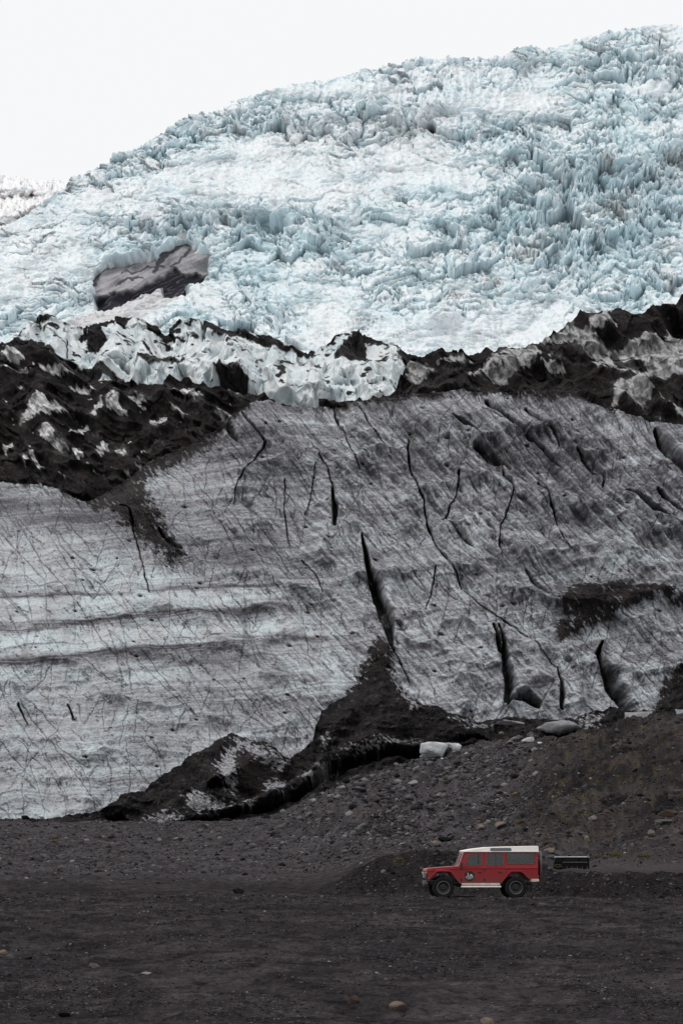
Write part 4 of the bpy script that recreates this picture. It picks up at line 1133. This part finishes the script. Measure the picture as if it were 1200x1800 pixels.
ice_block(762, 1328, 362, 54, 32, 41, 'ice', 'large white ice block lying at the end of the dark undercut lip')
ice_block(793, 1323, 363, 36, 20, 42, 'ice', 'smaller white ice block leaning on the right of the large one')
ice_block(925, 1304, 362, 26, 10, 43, 'ice', 'small bright ice chunk alone on the dark strip right of the large block')
ice_block(985, 1290, 366, 90, 26, 44, 'dirtyice', 'long grey white ice slab lying on the dark strip at right')
ice_block(900, 1274, 368, 60, 10, 45, 'dirtyice', 'thin grey ice edge left of the long ice slab')
ice_block(1125, 1276, 364, 60, 30, 46, 'dirtyice', 'dirty ice lump half buried above the right hillside')
ice_block(1195, 1258, 350, 24, 16, 47, 'dirtyice', 'grey ice lump at the right edge above the hillside')

for k, (u, v, w, h) in enumerate(((742, 1332, 12, 7), (812, 1333, 14, 7), (825, 1328, 8, 5), (948, 1308, 9, 5), (880, 1290, 10, 5), (778, 1336, 9, 5), (1040, 1296, 12, 6), (1060, 1290, 9, 5))):
    ice_block(u, v, 361, w, h, 70 + k % 4, 'ice' if k % 2 else 'dirtyice', 'small ice fragment scattered near the larger ice blocks below the ice front')

def many_rocks():
    U, Y, X, Z, v, off, hill, bank, rub, plain, road = G
    vis = (U > -20) & (U < 1215) & (v < 1800)
    dv = np.abs(np.gradient(v, axis=0)) + .02
    sets = ((rub * (1 - hill) * (1 - road) * sstep(500, 640, U), 95, (5, 13), ('grey', 'grey', 'dark', 'grey', 'pale'), 'grey stone lying in the rubble field below the undercut ice lip', 'stones of the rubble field'),
            (hill, 85, (5, 14), ('brown', 'grey', 'tan', 'dark', 'brown'), 'stone lying on the brown hillside at right', 'stones on the right hillside'),
            (bank, 45, (4, 9), ('grey', 'dark', 'grey', 'brown'), 'stone stuck in the face of the gravel bank beside the jeep', 'stones in the gravel bank'),
            (rub * (1 - hill) * sstep(560, 450, U), 36, (4, 8), ('grey', 'dark', 'grey'), 'grey stone on the stony plain in front of the left mound', 'stones before the left mound'),
            (plain, 26, (4, 9), ('dark', 'black', 'grey', 'brown'), 'small dark stone lying on the open black plain', 'stones on the open plain'))
    for w, n, (a, b), tones, lab, grp in sets:
        w = np.where(vis, w * dv, 0).astype(np.float64).ravel()
        for i in RNG.choice(w.size, n, p=w / w.sum()):
            px = a + (b - a) * random.random() ** 2.2
            rock(0, 0, px * random.uniform(1, 1.35), px * random.uniform(.5, .8), random.choice(tones), random.randint(50, 61), lab, grp, sub=2,
                 base=(float(X.ravel()[i]), float(Y.ravel()[i]), float(Z.ravel()[i])))

many_rocks()

def grass_tuft(u, v, wpx, hpx, label):
    x, y, z = hit(u, v); s = y / FPX
    r = random.Random(int(u))
    P, F, Cc = [], [], []
    for k in range(150):
        a = r.uniform(0, 2 * PI); q = r.uniform(0, 1) ** .5
        bx, by = math.cos(a) * q * wpx * s / 2, math.sin(a) * q * wpx * s / 2
        h = hpx * s * r.uniform(.5, 1) * (1.1 - .5 * q); l = r.uniform(0, 2 * PI); w = .012
        tx, ty = bx * 1.5 + r.uniform(-.05, .05), by * 1.5 + r.uniform(-.05, .05)
        n = len(P)
        P += [(bx - w * math.cos(l), by - w * math.sin(l), 0), (bx + w * math.cos(l), by + w * math.sin(l), 0), (tx, ty, h)]
        F.append((n, n + 1, n + 2)); g = r.uniform(.6, 1.2)
        Cc += [(.11 * g, .095 * g, .03 * g)] * 3
    o = mesh_np('grass_tuft', np.array(P, f32), np.array(F), np.array(Cc, f32), M_STONE, smooth=False)
    o.location = (x, y, z - .01)
    tag(o, label, 'grass')

for a in ((1079, 1506, 20, 15, 'yellow grass tuft beside stones above the road at right'), (1130, 1508, 24, 10, 'low spreading yellow grass tuft right of the tall one'),
          (905, 1400, 14, 9, 'yellow green tuft high on the brown hillside'), (1050, 1508, 12, 8, 'small yellow tuft left of the tall one above the road'), (1020, 1430, 14, 8, 'yellow tuft halfway up the brown hillside')):
    grass_tuft(*a)

#@@JEEP
# ------------------------------------------------------------------ the red off-road car
M_RED = plain_mat('red_paint', (0.24, 0.005, 0.010), 0.34, 0, 0.35, 2.2, 0.10, dust=(0.17, 0.018, 0.02), mud=.72)
M_WHITE = plain_mat('white_paint', (0.80, 0.78, 0.73), 0.45, 0, 0.5, 3, 0.06)
M_CREAM = plain_mat('dusty_cream_paint', (0.62, 0.55, 0.47), 0.6, 0, 0.4, 4, 0.12, mud=.42)
M_RUB = plain_mat('tyre_rubber', (0.012, 0.012, 0.0125), 0.9, 0, 0.08, 9, 0.2, dust=(0.020, 0.0195, 0.0195))
M_BLK = plain_mat('black_plastic', (0.010, 0.010, 0.011), 0.55, 0, 0.4, 6, 0.2)
M_STEEL = plain_mat('weathered_steel', (0.30, 0.29, 0.29), 0.45, 0.7, 0.5, 7, 0.2)
M_DULL = plain_mat('dull_grey_steel', (0.10, 0.098, 0.098), 0.6, 0.4, 0.3, 7, 0.3)
M_RIM = plain_mat('dark_alloy', (0.018, 0.018, 0.018), 0.5, 0.3, 0.5, 7, 0.2, dust=(0.035, 0.033, 0.032))
M_RIML = plain_mat('rim_lip_alloy', (0.13, 0.127, 0.123), 0.5, 0.5, 0.4, 5, 0.3, dust=(0.02, 0.02, 0.02))
M_SEAT = plain_mat('seat_cloth', (0.035, 0.036, 0.04), 0.9, 0, 0.2, 20, 0.2)
M_LENS = plain_mat('lamp_lens', (0.25, 0.26, 0.27), 0.12, 0, 0.7, 4, 0.1)
M_AMBER = plain_mat('amber_lens', (0.55, 0.16, 0.02), 0.2, 0, 0.6, 4, 0.1)
M_TAIL = plain_mat('red_lens', (0.35, 0.02, 0.015), 0.2, 0, 0.6, 4, 0.1)
M_MARK = plain_mat('white_print', (0.55, 0.56, 0.58), 0.6, 0, 0.3, 6, 0.1)
M_BRASS = plain_mat('dull_yellow_metal', (0.15, 0.115, 0.06), 0.6, 0.3, 0.3, 7, 0.25)
M_BOX = plain_mat('black_lacquer', (0.005, 0.005, 0.006), 0.7, 0, 0.1, 4, 0.2)

def glass_mat(name, tint, gloss=0.05):
    m = bpy.data.materials.new(name); m.use_nodes = True
    t = m.node_tree; t.nodes.clear()
    out = t.nodes.new('ShaderNodeOutputMaterial'); mix = t.nodes.new('ShaderNodeMixShader')
    tr = t.nodes.new('ShaderNodeBsdfTransparent'); gl = t.nodes.new('ShaderNodeBsdfGlossy')
    fr = t.nodes.new('ShaderNodeFresnel'); fr.inputs['IOR'].default_value = 1.5
    nz = t.nodes.new('ShaderNodeTexNoise'); nz.inputs['Scale'].default_value = 5
    mr = t.nodes.new('ShaderNodeMapRange'); mr.inputs['To Min'].default_value = gloss; mr.inputs['To Max'].default_value = gloss + .12
    t.links.new(nz.outputs['Fac'], mr.inputs['Value']); t.links.new(mr.outputs[0], gl.inputs['Roughness'])
    tr.inputs[0].default_value = (*tint, 1); gl.inputs[0].default_value = (.95, .97, 1, 1)
    t.links.new(fr.outputs[0], mix.inputs[0]); t.links.new(tr.outputs[0], mix.inputs[1]); t.links.new(gl.outputs[0], mix.inputs[2])
    t.links.new(mix.outputs[0], out.inputs[0])
    return m

M_GLASS = glass_mat('window_glass', (.62, .66, .66))

def link_bm(name, bm, mat, parent=None, bev=0.0, smooth=False, seg=2):
    bmesh.ops.remove_doubles(bm, verts=bm.verts, dist=1e-5)
    bmesh.ops.recalc_face_normals(bm, faces=bm.faces)
    if bev:
        es = [e for e in bm.edges if e.is_manifold and e.calc_face_angle(0) > 0.5]
        bmesh.ops.bevel(bm, geom=es, offset=bev, segments=seg, profile=.6, affect='EDGES', clamp_overlap=True)
    me = bpy.data.meshes.new(name); bm.to_mesh(me); bm.free()
    if smooth:
        for p in me.polygons: p.use_smooth = True
    me.materials.append(mat)
    o = bpy.data.objects.new(name, me); COL.objects.link(o)
    if parent: o.parent = parent
    return o

def tilt(y, z):
    s = -1 if y < 0 else 1
    return y - s * max(0, z - 1.20) * 0.11

def panel(bm, outer, holes, y0, y1, lean_in=True):
    """a sheet with holes in the x-z plane, thick from y0 to y1"""
    edges = []
    for loop in [outer] + list(holes):
        vs = [bm.verts.new((x, 0, z)) for x, z in loop]
        edges += [bm.edges.new((vs[i], vs[(i + 1) % len(vs)])) for i in range(len(vs))]
    r = bmesh.ops.triangle_fill(bm, use_beauty=True, use_dissolve=False, edges=edges)
    fs = [g for g in r['geom'] if isinstance(g, bmesh.types.BMFace)]
    base = list({v for f in fs for v in f.verts})
    ex = bmesh.ops.extrude_face_region(bm, geom=fs)
    top = [g for g in ex['geom'] if isinstance(g, bmesh.types.BMVert)]
    for v in base: v.co.y = tilt(y0, v.co.z) if lean_in else y0
    for v in top: v.co.y = tilt(y1, v.co.z) if lean_in else y1

def prism(bm, prof, y0, y1, inset=0.0):
    a = [bm.verts.new((x, y0, z)) for x, z in prof]; b = [bm.verts.new((x, y1, z)) for x, z in prof]
    n = len(prof)
    bm.faces.new(a); bm.faces.new(b[::-1])
    for i in range(n): bm.faces.new((a[i], b[i], b[(i + 1) % n], a[(i + 1) % n]))

def box(bm, x0, x1, y0, y1, z0, z1):
    prism(bm, [(x0, z0), (x1, z0), (x1, z1), (x0, z1)], y0, y1)

def tube(bm, pts, r, n=8):
    pts = [Vector(p) for p in pts]
    rings = []
    for i, p in enumerate(pts):
        d = (pts[min(i + 1, len(pts) - 1)] - pts[max(i - 1, 0)]).normalized()
        up = Vector((0, 0, 1)) if abs(d.z) < .9 else Vector((1, 0, 0))
        s = d.cross(up).normalized(); t = s.cross(d)
        rings.append([bm.verts.new(p + (s * math.cos(2 * PI * k / n) + t * math.sin(2 * PI * k / n)) * r) for k in range(n)])
    for a, b in zip(rings, rings[1:]):
        for k in range(n): bm.faces.new((a[k], a[(k + 1) % n], b[(k + 1) % n], b[k]))
    bm.faces.new(rings[0]); bm.faces.new(rings[-1][::-1])

def lathe(bm, prof, n=40, notch=None):
    """spin (radius, y) about the axle"""
    rings = []
    for k in range(n):
        a = 2 * PI * k / n; row = []
        for i, (r, y) in enumerate(prof):
            q = r - (notch[1] if notch and i in notch[0] and k % 2 else 0)
            row.append(bm.verts.new((q * math.cos(a), y, q * math.sin(a))))
        rings.append(row)
    for k in range(n):
        a, b = rings[k], rings[(k + 1) % n]
        for i in range(len(prof) - 1): bm.faces.new((a[i], b[i], b[i + 1], a[i + 1]))

def build_jeep():
    R = bpy.data.objects.new('parked_jeep', None); COL.objects.link(R)
    tag(R, 'red long off-road car with white roof parked before the gravel bank', 'car')
    HW = 0.80
    # tub with wheel arches
    bm = bmesh.new()
    prof = [(-.60, .76), (-.50, .74), (-.26, 1.02), (.27, 1.02), (.64, .56), (2.22, .56), (2.57, 1.0), (3.02, 1.0), (3.33, .72), (3.66, .72), (3.66, 1.17), (3.66, 1.20), (.60, 1.20), (.55, 1.17), (-.60, 1.09)]
    prism(bm, prof, -HW, HW)
    body = link_bm('body', bm, M_RED, R, .02)
    # window openings
    W1 = [(.865, 1.28), (1.46, 1.28), (1.46, 1.70), (.955, 1.70)]
    W2 = [(1.66, 1.28), (2.30, 1.28), (2.30, 1.72), (1.66, 1.72)]
    W3 = [(2.50, 1.35), (3.48, 1.35), (3.51, 1.38), (3.51, 1.71), (3.48, 1.74), (2.50, 1.74), (2.47, 1.71), (2.47, 1.38)]
    def grow(w, d):
        cx = sum(p[0] for p in w) / len(w); cz = sum(p[1] for p in w) / len(w)
        return [(x + math.copysign(d, x - cx), z + math.copysign(d, z - cz)) for x, z in w]
    for s in (-1, 1):
        bm = bmesh.new()
        panel(bm, [(.62, 1.195), (3.655, 1.195), (3.655, 1.80), (.83, 1.80)], [grow(W1, .012), grow(W2, .012), W3], s * .785, s * .745)
        link_bm('cabin_side', bm, M_RED, R)
        bm = bmesh.new(); panel(bm, grow(W3, .02), [grow(W3, -.03)], s * .797, s * .783); fr = link_bm('window_frame', bm, M_BLK, R)
        bm = bmesh.new(); panel(bm, grow(W3, -.01), [], s * .779, s * .773); link_bm('pane', bm, M_GLASS, fr)
        # doors
        bm = bmesh.new(); panel(bm, [(.69, .60), (1.565, .60), (1.565, 1.77), (.91, 1.77), (.70, 1.24)], [W1], s * .812, s * .788)
        d1 = link_bm('front_door', bm, M_RED, R, .006)
        bm = bmesh.new(); panel(bm, [(1.595, .60), (2.16, .60), (2.40, .90), (2.40, 1.77), (1.595, 1.77)], [W2], s * .812, s * .788)
        d2 = link_bm('rear_door', bm, M_RED, R, .006)
        for d, w, sash in ((d1, W1, 1.36), (d2, W2, 2.03)):
            bm = bmesh.new(); panel(bm, grow(w, .01), [], s * .80, s * .794); link_bm('window_pane', bm, M_GLASS, d)
            bm = bmesh.new(); z0, z1 = w[0][1], w[2][1]
            panel(bm, [(sash - .012, z0), (sash + .012, z0), (sash + .012, z1), (sash - .012, z1)], [], s * .806, s * .801)
            link_bm('window_bar', bm, M_BLK, d)
        for d, x0 in ((d1, 1.35), (d2, 2.12)):
            bm = bmesh.new(); box(bm, x0, x0 + .12, s * .815, s * .838, .995, 1.03); link_bm('handle', bm, M_BLK, d, .005)
        bm = bmesh.new()
        for z in (.70, 1.10):
            for x in (.70, 1.59): box(bm, x - .03, x + .02, s * .812, s * .826, z, z + .07)
        link_bm('hinge', bm, M_BLK, R)
        # shoulder bead catching the sky
        bm = bmesh.new(); prism(bm, [(-.58, 1.055), (.6, 1.145), (3.655, 1.15), (3.655, 1.185), (.6, 1.18), (-.58, 1.09)], s * .795, s * .822)
        link_bm('waist_moulding', bm, M_RED, R, .012)
        # arch flares
        for name, pts in (('wheel_arch', [(-.58, .70), (-.50, .76), (-.27, 1.0), (-.22, 1.03), (.22, 1.03), (.28, 1.0), (.63, .56)]), ('wheel_arch', [(2.23, .57), (2.56, .98), (2.62, 1.02), (2.97, 1.02), (3.04, .98), (3.34, .70)])):
            bm = bmesh.new(); t = .075
            out = []
            for i, (x, z) in enumerate(pts):
                dx = pts[min(i + 1, len(pts) - 1)][0] - pts[max(i - 1, 0)][0]; dz = pts[min(i + 1, len(pts) - 1)][1] - pts[max(i - 1, 0)][1]
                l = math.hypot(dx, dz); out.append((x - dz / l * t, z + dx / l * t))
            prism(bm, pts + out[::-1], s * .79, s * .90)
            link_bm(name, bm, M_RED, R, .02)
        # sill: cream panel above a bright step tube
        bm = bmesh.new(); box(bm, .70, 2.20, s * .80, s * .835, .50, .598); link_bm('sill', bm, M_CREAM, R, .012)
        bm = bmesh.new(); tube(bm, [(.68, s * .86, .455), (2.22, s * .86, .455)], .028); box(bm, .9, .94, s * .5, s * .86, .44, .47); box(bm, 1.9, 1.94, s * .5, s * .86, .44, .47)
        link_bm('side_step', bm, M_WHITE, R)
        bm = bmesh.new(); prism(bm, [(3.36, .66), (3.40, .64), (3.69, .66), (3.69, .755), (3.34, .755)], s * .79, s * .825); link_bm('rear_corner_strip', bm, M_CREAM, R, .006)
        bm = bmesh.new(); box(bm, 3.40, 3.43, s * .55, s * .86, .26, .66); link_bm('mud_flap', bm, M_BLK, R)
        # roof slot window
        bm = bmesh.new()
        n = 6; ov = [(2.57 + .065 * math.sin(a), 1.887 + .062 * math.cos(a)) for a in [PI * k / n for k in range(n + 1)]] + [(1.87 - .065 * math.sin(a), 1.887 - .062 * math.cos(a)) for a in [PI * k / n for k in range(n + 1)]]
        panel(bm, ov, [], s * .835, s * .852); link_bm('roof_window', bm, plain_mat('roof_glass', (.06, .075, .075), .12, 0, .8, 3, .1), R)
        # lamps
        bm = bmesh.new()
        for k in range(20):
            pass
        bmesh.ops.create_cone(bm, cap_ends=True, segments=20, radius1=.10, radius2=.085, depth=.06, matrix=Matrix.Translation((-.63, s * .56, .93)) @ Matrix.Rotation(-PI / 2, 4, 'Y'))
        link_bm('headlight', bm, M_LENS, R, .01, True)
        bm = bmesh.new(); bmesh.ops.create_cone(bm, cap_ends=True, segments=12, radius1=.045, radius2=.04, depth=.05, matrix=Matrix.Translation((-.645, s * .71, .99)) @ Matrix.Rotation(-PI / 2, 4, 'Y'))
        link_bm('indicator', bm, M_AMBER, R)
        bm = bmesh.new(); box(bm, 3.66, 3.70, s * .62, s * .74, .80, .90); link_bm('tail_light', bm, M_TAIL, R, .006)
        # mirrors
        bm = bmesh.new(); box(bm, .66, .72, s * .86, s * 1.0, 1.20, 1.38); tube(bm, [(.70, s * .79, 1.2), (.69, s * .88, 1.24)], .012); link_bm('side_mirror', bm, M_BLK, R, .01)
    # bonnet, grille panel, bulkhead, windscreen
    bm = bmesh.new(); prism(bm, [(-.63, 1.0), (.60, 1.0), (.60, 1.25), (.45, 1.245), (-.42, 1.18), (-.60, 1.155), (-.64, 1.10)], -.70, .70); link_bm('bonnet', bm, M_RED, R, .03)
    bm = bmesh.new(); box(bm, -.645, -.605, -.74, .74, .76, 1.04); g = link_bm('grille', bm, M_BLK, R, .01)
    bm = bmesh.new()
    for k in range(6): box(bm, -.665, -.646, -.40, .40, .79 + .04 * k, .81 + .04 * k)
    link_bm('grille_bar', bm, M_STEEL, g)
    bm = bmesh.new(); prism(bm, [(.56, 1.19), (.66, 1.19), (.86, 1.80), (.80, 1.80)], -.74, .74); bmesh.ops.delete(bm, geom=list(bm.faces), context='FACES'); bm.free()
    bm = bmesh.new()
    def wslab(bm, t0, t1, y0, y1):
        x = lambda t: .60 + .225 * t; z = lambda t: 1.20 + .60 * t
        prism(bm, [(x(t0) - .02, z(t0)), (x(t0) + .02, z(t0)), (x(t1) + .02, z(t1)), (x(t1) - .02, z(t1))], y0, y1)
    wslab(bm, 0, .12, -.76, .76); wslab(bm, .88, 1, -.72, .72); wslab(bm, .12, .88, -.755, -.68); wslab(bm, .12, .88, .68, .755); wslab(bm, .12, .88, -.02, .02)
    ws = link_bm('windscreen_frame', bm, M_RED, R)
    bm = bmesh.new(); x = lambda t: .60 + .225 * t; z = lambda t: 1.20 + .60 * t
    prism(bm, [(x(.1) - .004, z(.1)), (x(.1) + .004, z(.1)), (x(.9) + .004, z(.9)), (x(.9) - .004, z(.9))], -.69, .69); link_bm('pane', bm, M_GLASS, ws)
    # roof
    bm = bmesh.new(); prism(bm, [(.78, 1.80), (.80, 1.845), (1.20, 1.915), (1.72, 1.975), (2.6, 2.005), (3.64, 2.025), (3.68, 2.0), (3.685, 1.80)], -.735, .735)
    for v in bm.verts:
        v.co.y *= 1.05 if v.co.z < 1.86 else 1.03
    link_bm('roof', bm, M_WHITE, R, .03, seg=3)
    bm = bmesh.new(); box(bm, .80, 3.69, -.785, -.755, 1.795, 1.815); box(bm, .80, 3.69, .755, .785, 1.795, 1.815); link_bm('roof_gutter', bm, M_WHITE, R)
    # tail
    bm = bmesh.new(); box(bm, 3.60, 3.655, -.74, .74, 1.20, 1.42); box(bm, 3.60, 3.655, -.70, .70, 1.70, 1.79); box(bm, 3.60, 3.655, -.74, -.55, 1.42, 1.70); box(bm, 3.60, 3.655, .55, .74, 1.42, 1.70); td = link_bm('tail_door', bm, M_RED, R)
    bm = bmesh.new(); box(bm, 3.63, 3.64, -.56, .56, 1.41, 1.71); link_bm('pane', bm, M_GLASS, td)
    bm = bmesh.new()
    for y in (-.68, -.36):
        tube(bm, [(3.67, y, 1.83), (3.76, y, 1.80), (3.80, y, 1.72), (3.80, y, .78), (3.70, y, .74)], .017)
    for k in range(4): tube(bm, [(3.80, -.68, .90 + .24 * k), (3.80, -.36, .90 + .24 * k)], .014)
    link_bm('ladder', bm, M_STEEL, R, smooth=True)
    bm = bmesh.new(); lathe(bm, [(.02, 0), (.36, 0), (.40, .03), (.40, .18), (.36, .21), (.02, .21)], 32)
    bmesh.ops.rotate(bm, verts=bm.verts, cent=(0, 0, 0), matrix=Matrix.Rotation(-PI / 2, 3, 'Z')); bmesh.ops.translate(bm, verts=bm.verts, vec=(3.665, .15, 1.12)); link_bm('spare_tyre', bm, M_RUB, R)
    # underside
    bm = bmesh.new(); box(bm, -.5, 3.5, -.42, -.34, .50, .60); box(bm, -.5, 3.5, .34, .42, .50, .60); box(bm, .6, 2.4, -.34, .34, .46, .56); tube(bm, [(0, -.7, .42), (0, .7, .42)], .05); tube(bm, [(2.794, -.7, .42), (2.794, .7, .42)], .05); box(bm, 2.70, 2.9, -.15, .15, .3, .52); box(bm, -.1, .1, .05, .3, .3, .52)
    box(bm, -.5, 2.3, -.60, .60, .56, .70); link_bm('chassis', bm, M_BLK, R)
    bm = bmesh.new(); box(bm, -.66, -.57, -.72, .72, .56, .70); tube(bm, [(-.65, -.5, .70), (-.66, -.5, .80), (-.66, .5, .80), (-.65, .5, .70)], .02); box(bm, -.68, -.6, -.2, .2, .50, .62); link_bm('front_bumper', bm, M_DULL, R, .012)
    bm = bmesh.new(); tube(bm, [(.40, .82, 1.12), (.52, .84, 1.20), (.66, .84, 1.32), (.80, .83, 1.74), (.80, .83, 1.86)], .035); box(bm, .71, .85, .78, .88, 1.84, 1.97); link_bm('snorkel', bm, M_BLK, R)
    # inside
    bm = bmesh.new()
    for y in (-.4, .4):
        prism(bm, [(1.25, .85), (1.75, .80), (1.90, 1.50), (1.78, 1.52), (1.62, .98), (1.25, .98)], y - .24, y + .24)
        prism(bm, [(1.80, 1.53), (1.87, 1.53), (1.91, 1.72), (1.84, 1.73)], y - .12, y + .12)
    link_bm('front_seat', bm, M_SEAT, R, .02)
    bm = bmesh.new(); prism(bm, [(2.15, .85), (2.55, .80), (2.70, 1.48), (2.58, 1.50), (2.45, .98), (2.15, .98)], -.64, .64); prism(bm, [(2.60, 1.5), (2.67, 1.5), (2.70, 1.66), (2.63, 1.67)], -.5, -.25); link_bm('rear_seat', bm, M_SEAT, R, .02)
    bm = bmesh.new(); lathe(bm, [(.17, -.012), (.195, 0), (.17, .012), (.17, -.012)], 24); tube(bm, [(-.17, 0, 0), (.17, 0, 0)], .012); tube(bm, [(0, 0, 0), (0, .3, -.02)], .02)
    bmesh.ops.transform(bm, verts=bm.verts, matrix=Matrix.Translation((1.05, -.38, 1.33)) @ Matrix.Rotation(math.radians(-60), 4, 'Y') @ Matrix.Rotation(PI / 2, 4, 'X')); link_bm('steering_wheel', bm, M_BLK, R)
    # door emblem
    bm = bmesh.new(); prism(bm, [(1.006 + .205 * math.cos(a), .865 + .205 * math.sin(a)) for a in [PI / 8 + k * PI / 4 for k in range(8)]], -.818, -.813); em = link_bm('door_emblem', bm, M_BLK, R)
    bm = bmesh.new(); e = -.8195; q = -.8185
    def bit(pts): prism(bm, [(1.006 + x, .865 + z) for x, z in pts], e, q)
    bit([(-.09, .13), (-.06, .13), (-.02, .07), (-.05, .05)])
    bit([(-.10, .01), (-.07, .055), (-.05, .03), (-.035, .045), (-.01, .01)])
    bit([(.005, .01), (.03, .065), (.06, .08), (.09, .06), (.12, .04), (.14, .01)])
    for k in range(9): bit([(-.155 + .036 * k, -.045), (-.155 + .036 * k + .026, -.045), (-.155 + .036 * k + .022, -.010), (-.155 + .036 * k + .006, -.010)])
    for k in range(8): bit([(-.125 + .033 * k, -.080), (-.125 + .033 * k + .022, -.080), (-.125 + .033 * k + .022, -.060), (-.125 + .033 * k, -.060)])
    for k in range(5): bit([(-.07 + .03 * k, -.115), (-.07 + .03 * k + .02, -.115), (-.07 + .03 * k + .02, -.098), (-.07 + .03 * k, -.098)])
    link_bm('emblem_print', bm, M_MARK, em)
    # wheels
    bm = bmesh.new(); lathe(bm, [(.245, -.115), (.30, -.135), (.37, -.135), (.405, -.12), (.422, -.09), (.424, 0), (.422, .09), (.405, .12), (.37, .135), (.30, .135), (.245, .115), (.235, 0), (.245, -.115)], 56, ((3, 4, 6, 7), .018))
    tp = link_bm('tyre', bm, M_RUB, None)
    bm = bmesh.new(); lathe(bm, [(.0, -.02), (.05, -.05), (.07, -.045), (.075, .0), (.15, .015), (.20, .0), (.215, -.07), (.236, -.07), (.236, .10), (.0, .10)], 32)
    rp = link_bm('rim', bm, M_RIM, None)
    bm = bmesh.new(); lathe(bm, [(.222, -.10), (.232, -.122), (.252, -.128), (.262, -.118), (.25, -.10), (.222, -.10)], 36)
    lp = link_bm('rim_lip', bm, M_RIML, None, smooth=True)
    first = True
    for x in (0, 2.794):
        for s in (-1, 1):
            w = bpy.data.objects.new('wheel', None); COL.objects.link(w); w.parent = R
            w.location = (x, s * .755, .422); w.rotation_euler = (0, 0, 0 if s < 0 else PI)
            for pr in (tp, rp, lp):
                o = pr if first else pr.copy()
                if not first: COL.objects.link(o)
                o.parent = w
            first = False
    R.location = (3.83, 148.0, 0); R.rotation_euler = (0, 0, math.radians(4.6))
    bpy.context.view_layer.update()
    zs = [gz(*(R.matrix_world @ Vector((x, y, 0)))[:2]) for x in (0, 2.794) for y in (-.75, .75)]
    R.location.z = sum(zs) / 4 - .03
    print('JEEP z', R.location.z, zs)

build_jeep()

def build_container():
    R = bpy.data.objects.new('storage_container', None); COL.objects.link(R)
    tag(R, 'long low black container with pale top edge and yellowish posts behind the gravel bank', 'container')
    L, H = 1.60, .56
    bm = bmesh.new(); prism(bm, [(.0, .10), (.02, .22), (.09, H), (L, H), (L + .01, .05), (.12, .05)], -.4, .4); link_bm('box_body', bm, M_BOX, R, .015)
    bm = bmesh.new(); prism(bm, [(.07, H + .003), (.12, H + .035), (L - .1, H + .045), (L + .02, H + .012), (L + .02, H + .003)], -.43, .43); link_bm('lid', bm, plain_mat('pale_lid', (.60, .60, .62), .5, 0, .4, 5, .15), R)
    glass = plain_mat('dark_glass', (.005, .005, .006), .45, 0, .15, 4, .2)
    for a, b in ((.13, .22), (.26, .36), (.50, 1.10), (1.22, 1.50)):
        bm = bmesh.new(); box(bm, a, b, -.412, -.403, .37, .53); link_bm('side_window', bm, glass, R)
    bm = bmesh.new(); box(bm, .42, 1.52, -.416, -.404, .335, .350); link_bm('trim_strip', bm, M_STEEL, R)
    for xx in (.61, .83, 1.06, 1.29, 1.50):
        bm = bmesh.new(); box(bm, xx - .012, xx + .014, -.428, -.404, .03, .155); link_bm('post', bm, M_BRASS, R, .003)
    bm = bmesh.new(); box(bm, .42, 1.52, -.45, -.43, .0, .03); link_bm('bottom_rail', bm, M_BRASS, R)
    bm = bmesh.new(); tube(bm, [(.05, -.43, .235), (.20, -.43, .225), (.36, -.43, .22)], .012); link_bm('front_rail', bm, M_BRASS, R)
    for x0 in (-.01, .22):
        bm = bmesh.new(); tube(bm, [(x0, -.43, .10), (x0 + .05, -.43, .165), (x0 + .14, -.43, .16), (x0 + .19, -.43, .09)], .013); link_bm('guard', bm, M_BRASS, R)
    for xx in (.25, 1.35):
        bm = bmesh.new(); box(bm, xx, xx + .12, -.35, .35, -.12, .06); link_bm('skid', bm, M_BLK, R)
    x, y, z = hit(971, 1532)
    y = 171.5; x = y * (971 - 600) / FPX
    R.location = (x, y, CH + (HY - 1529) * y / FPX); R.rotation_euler = (0, 0, math.radians(-1))
    print('BOX', R.location, gz(x + .8, y))

build_container()
#@@END
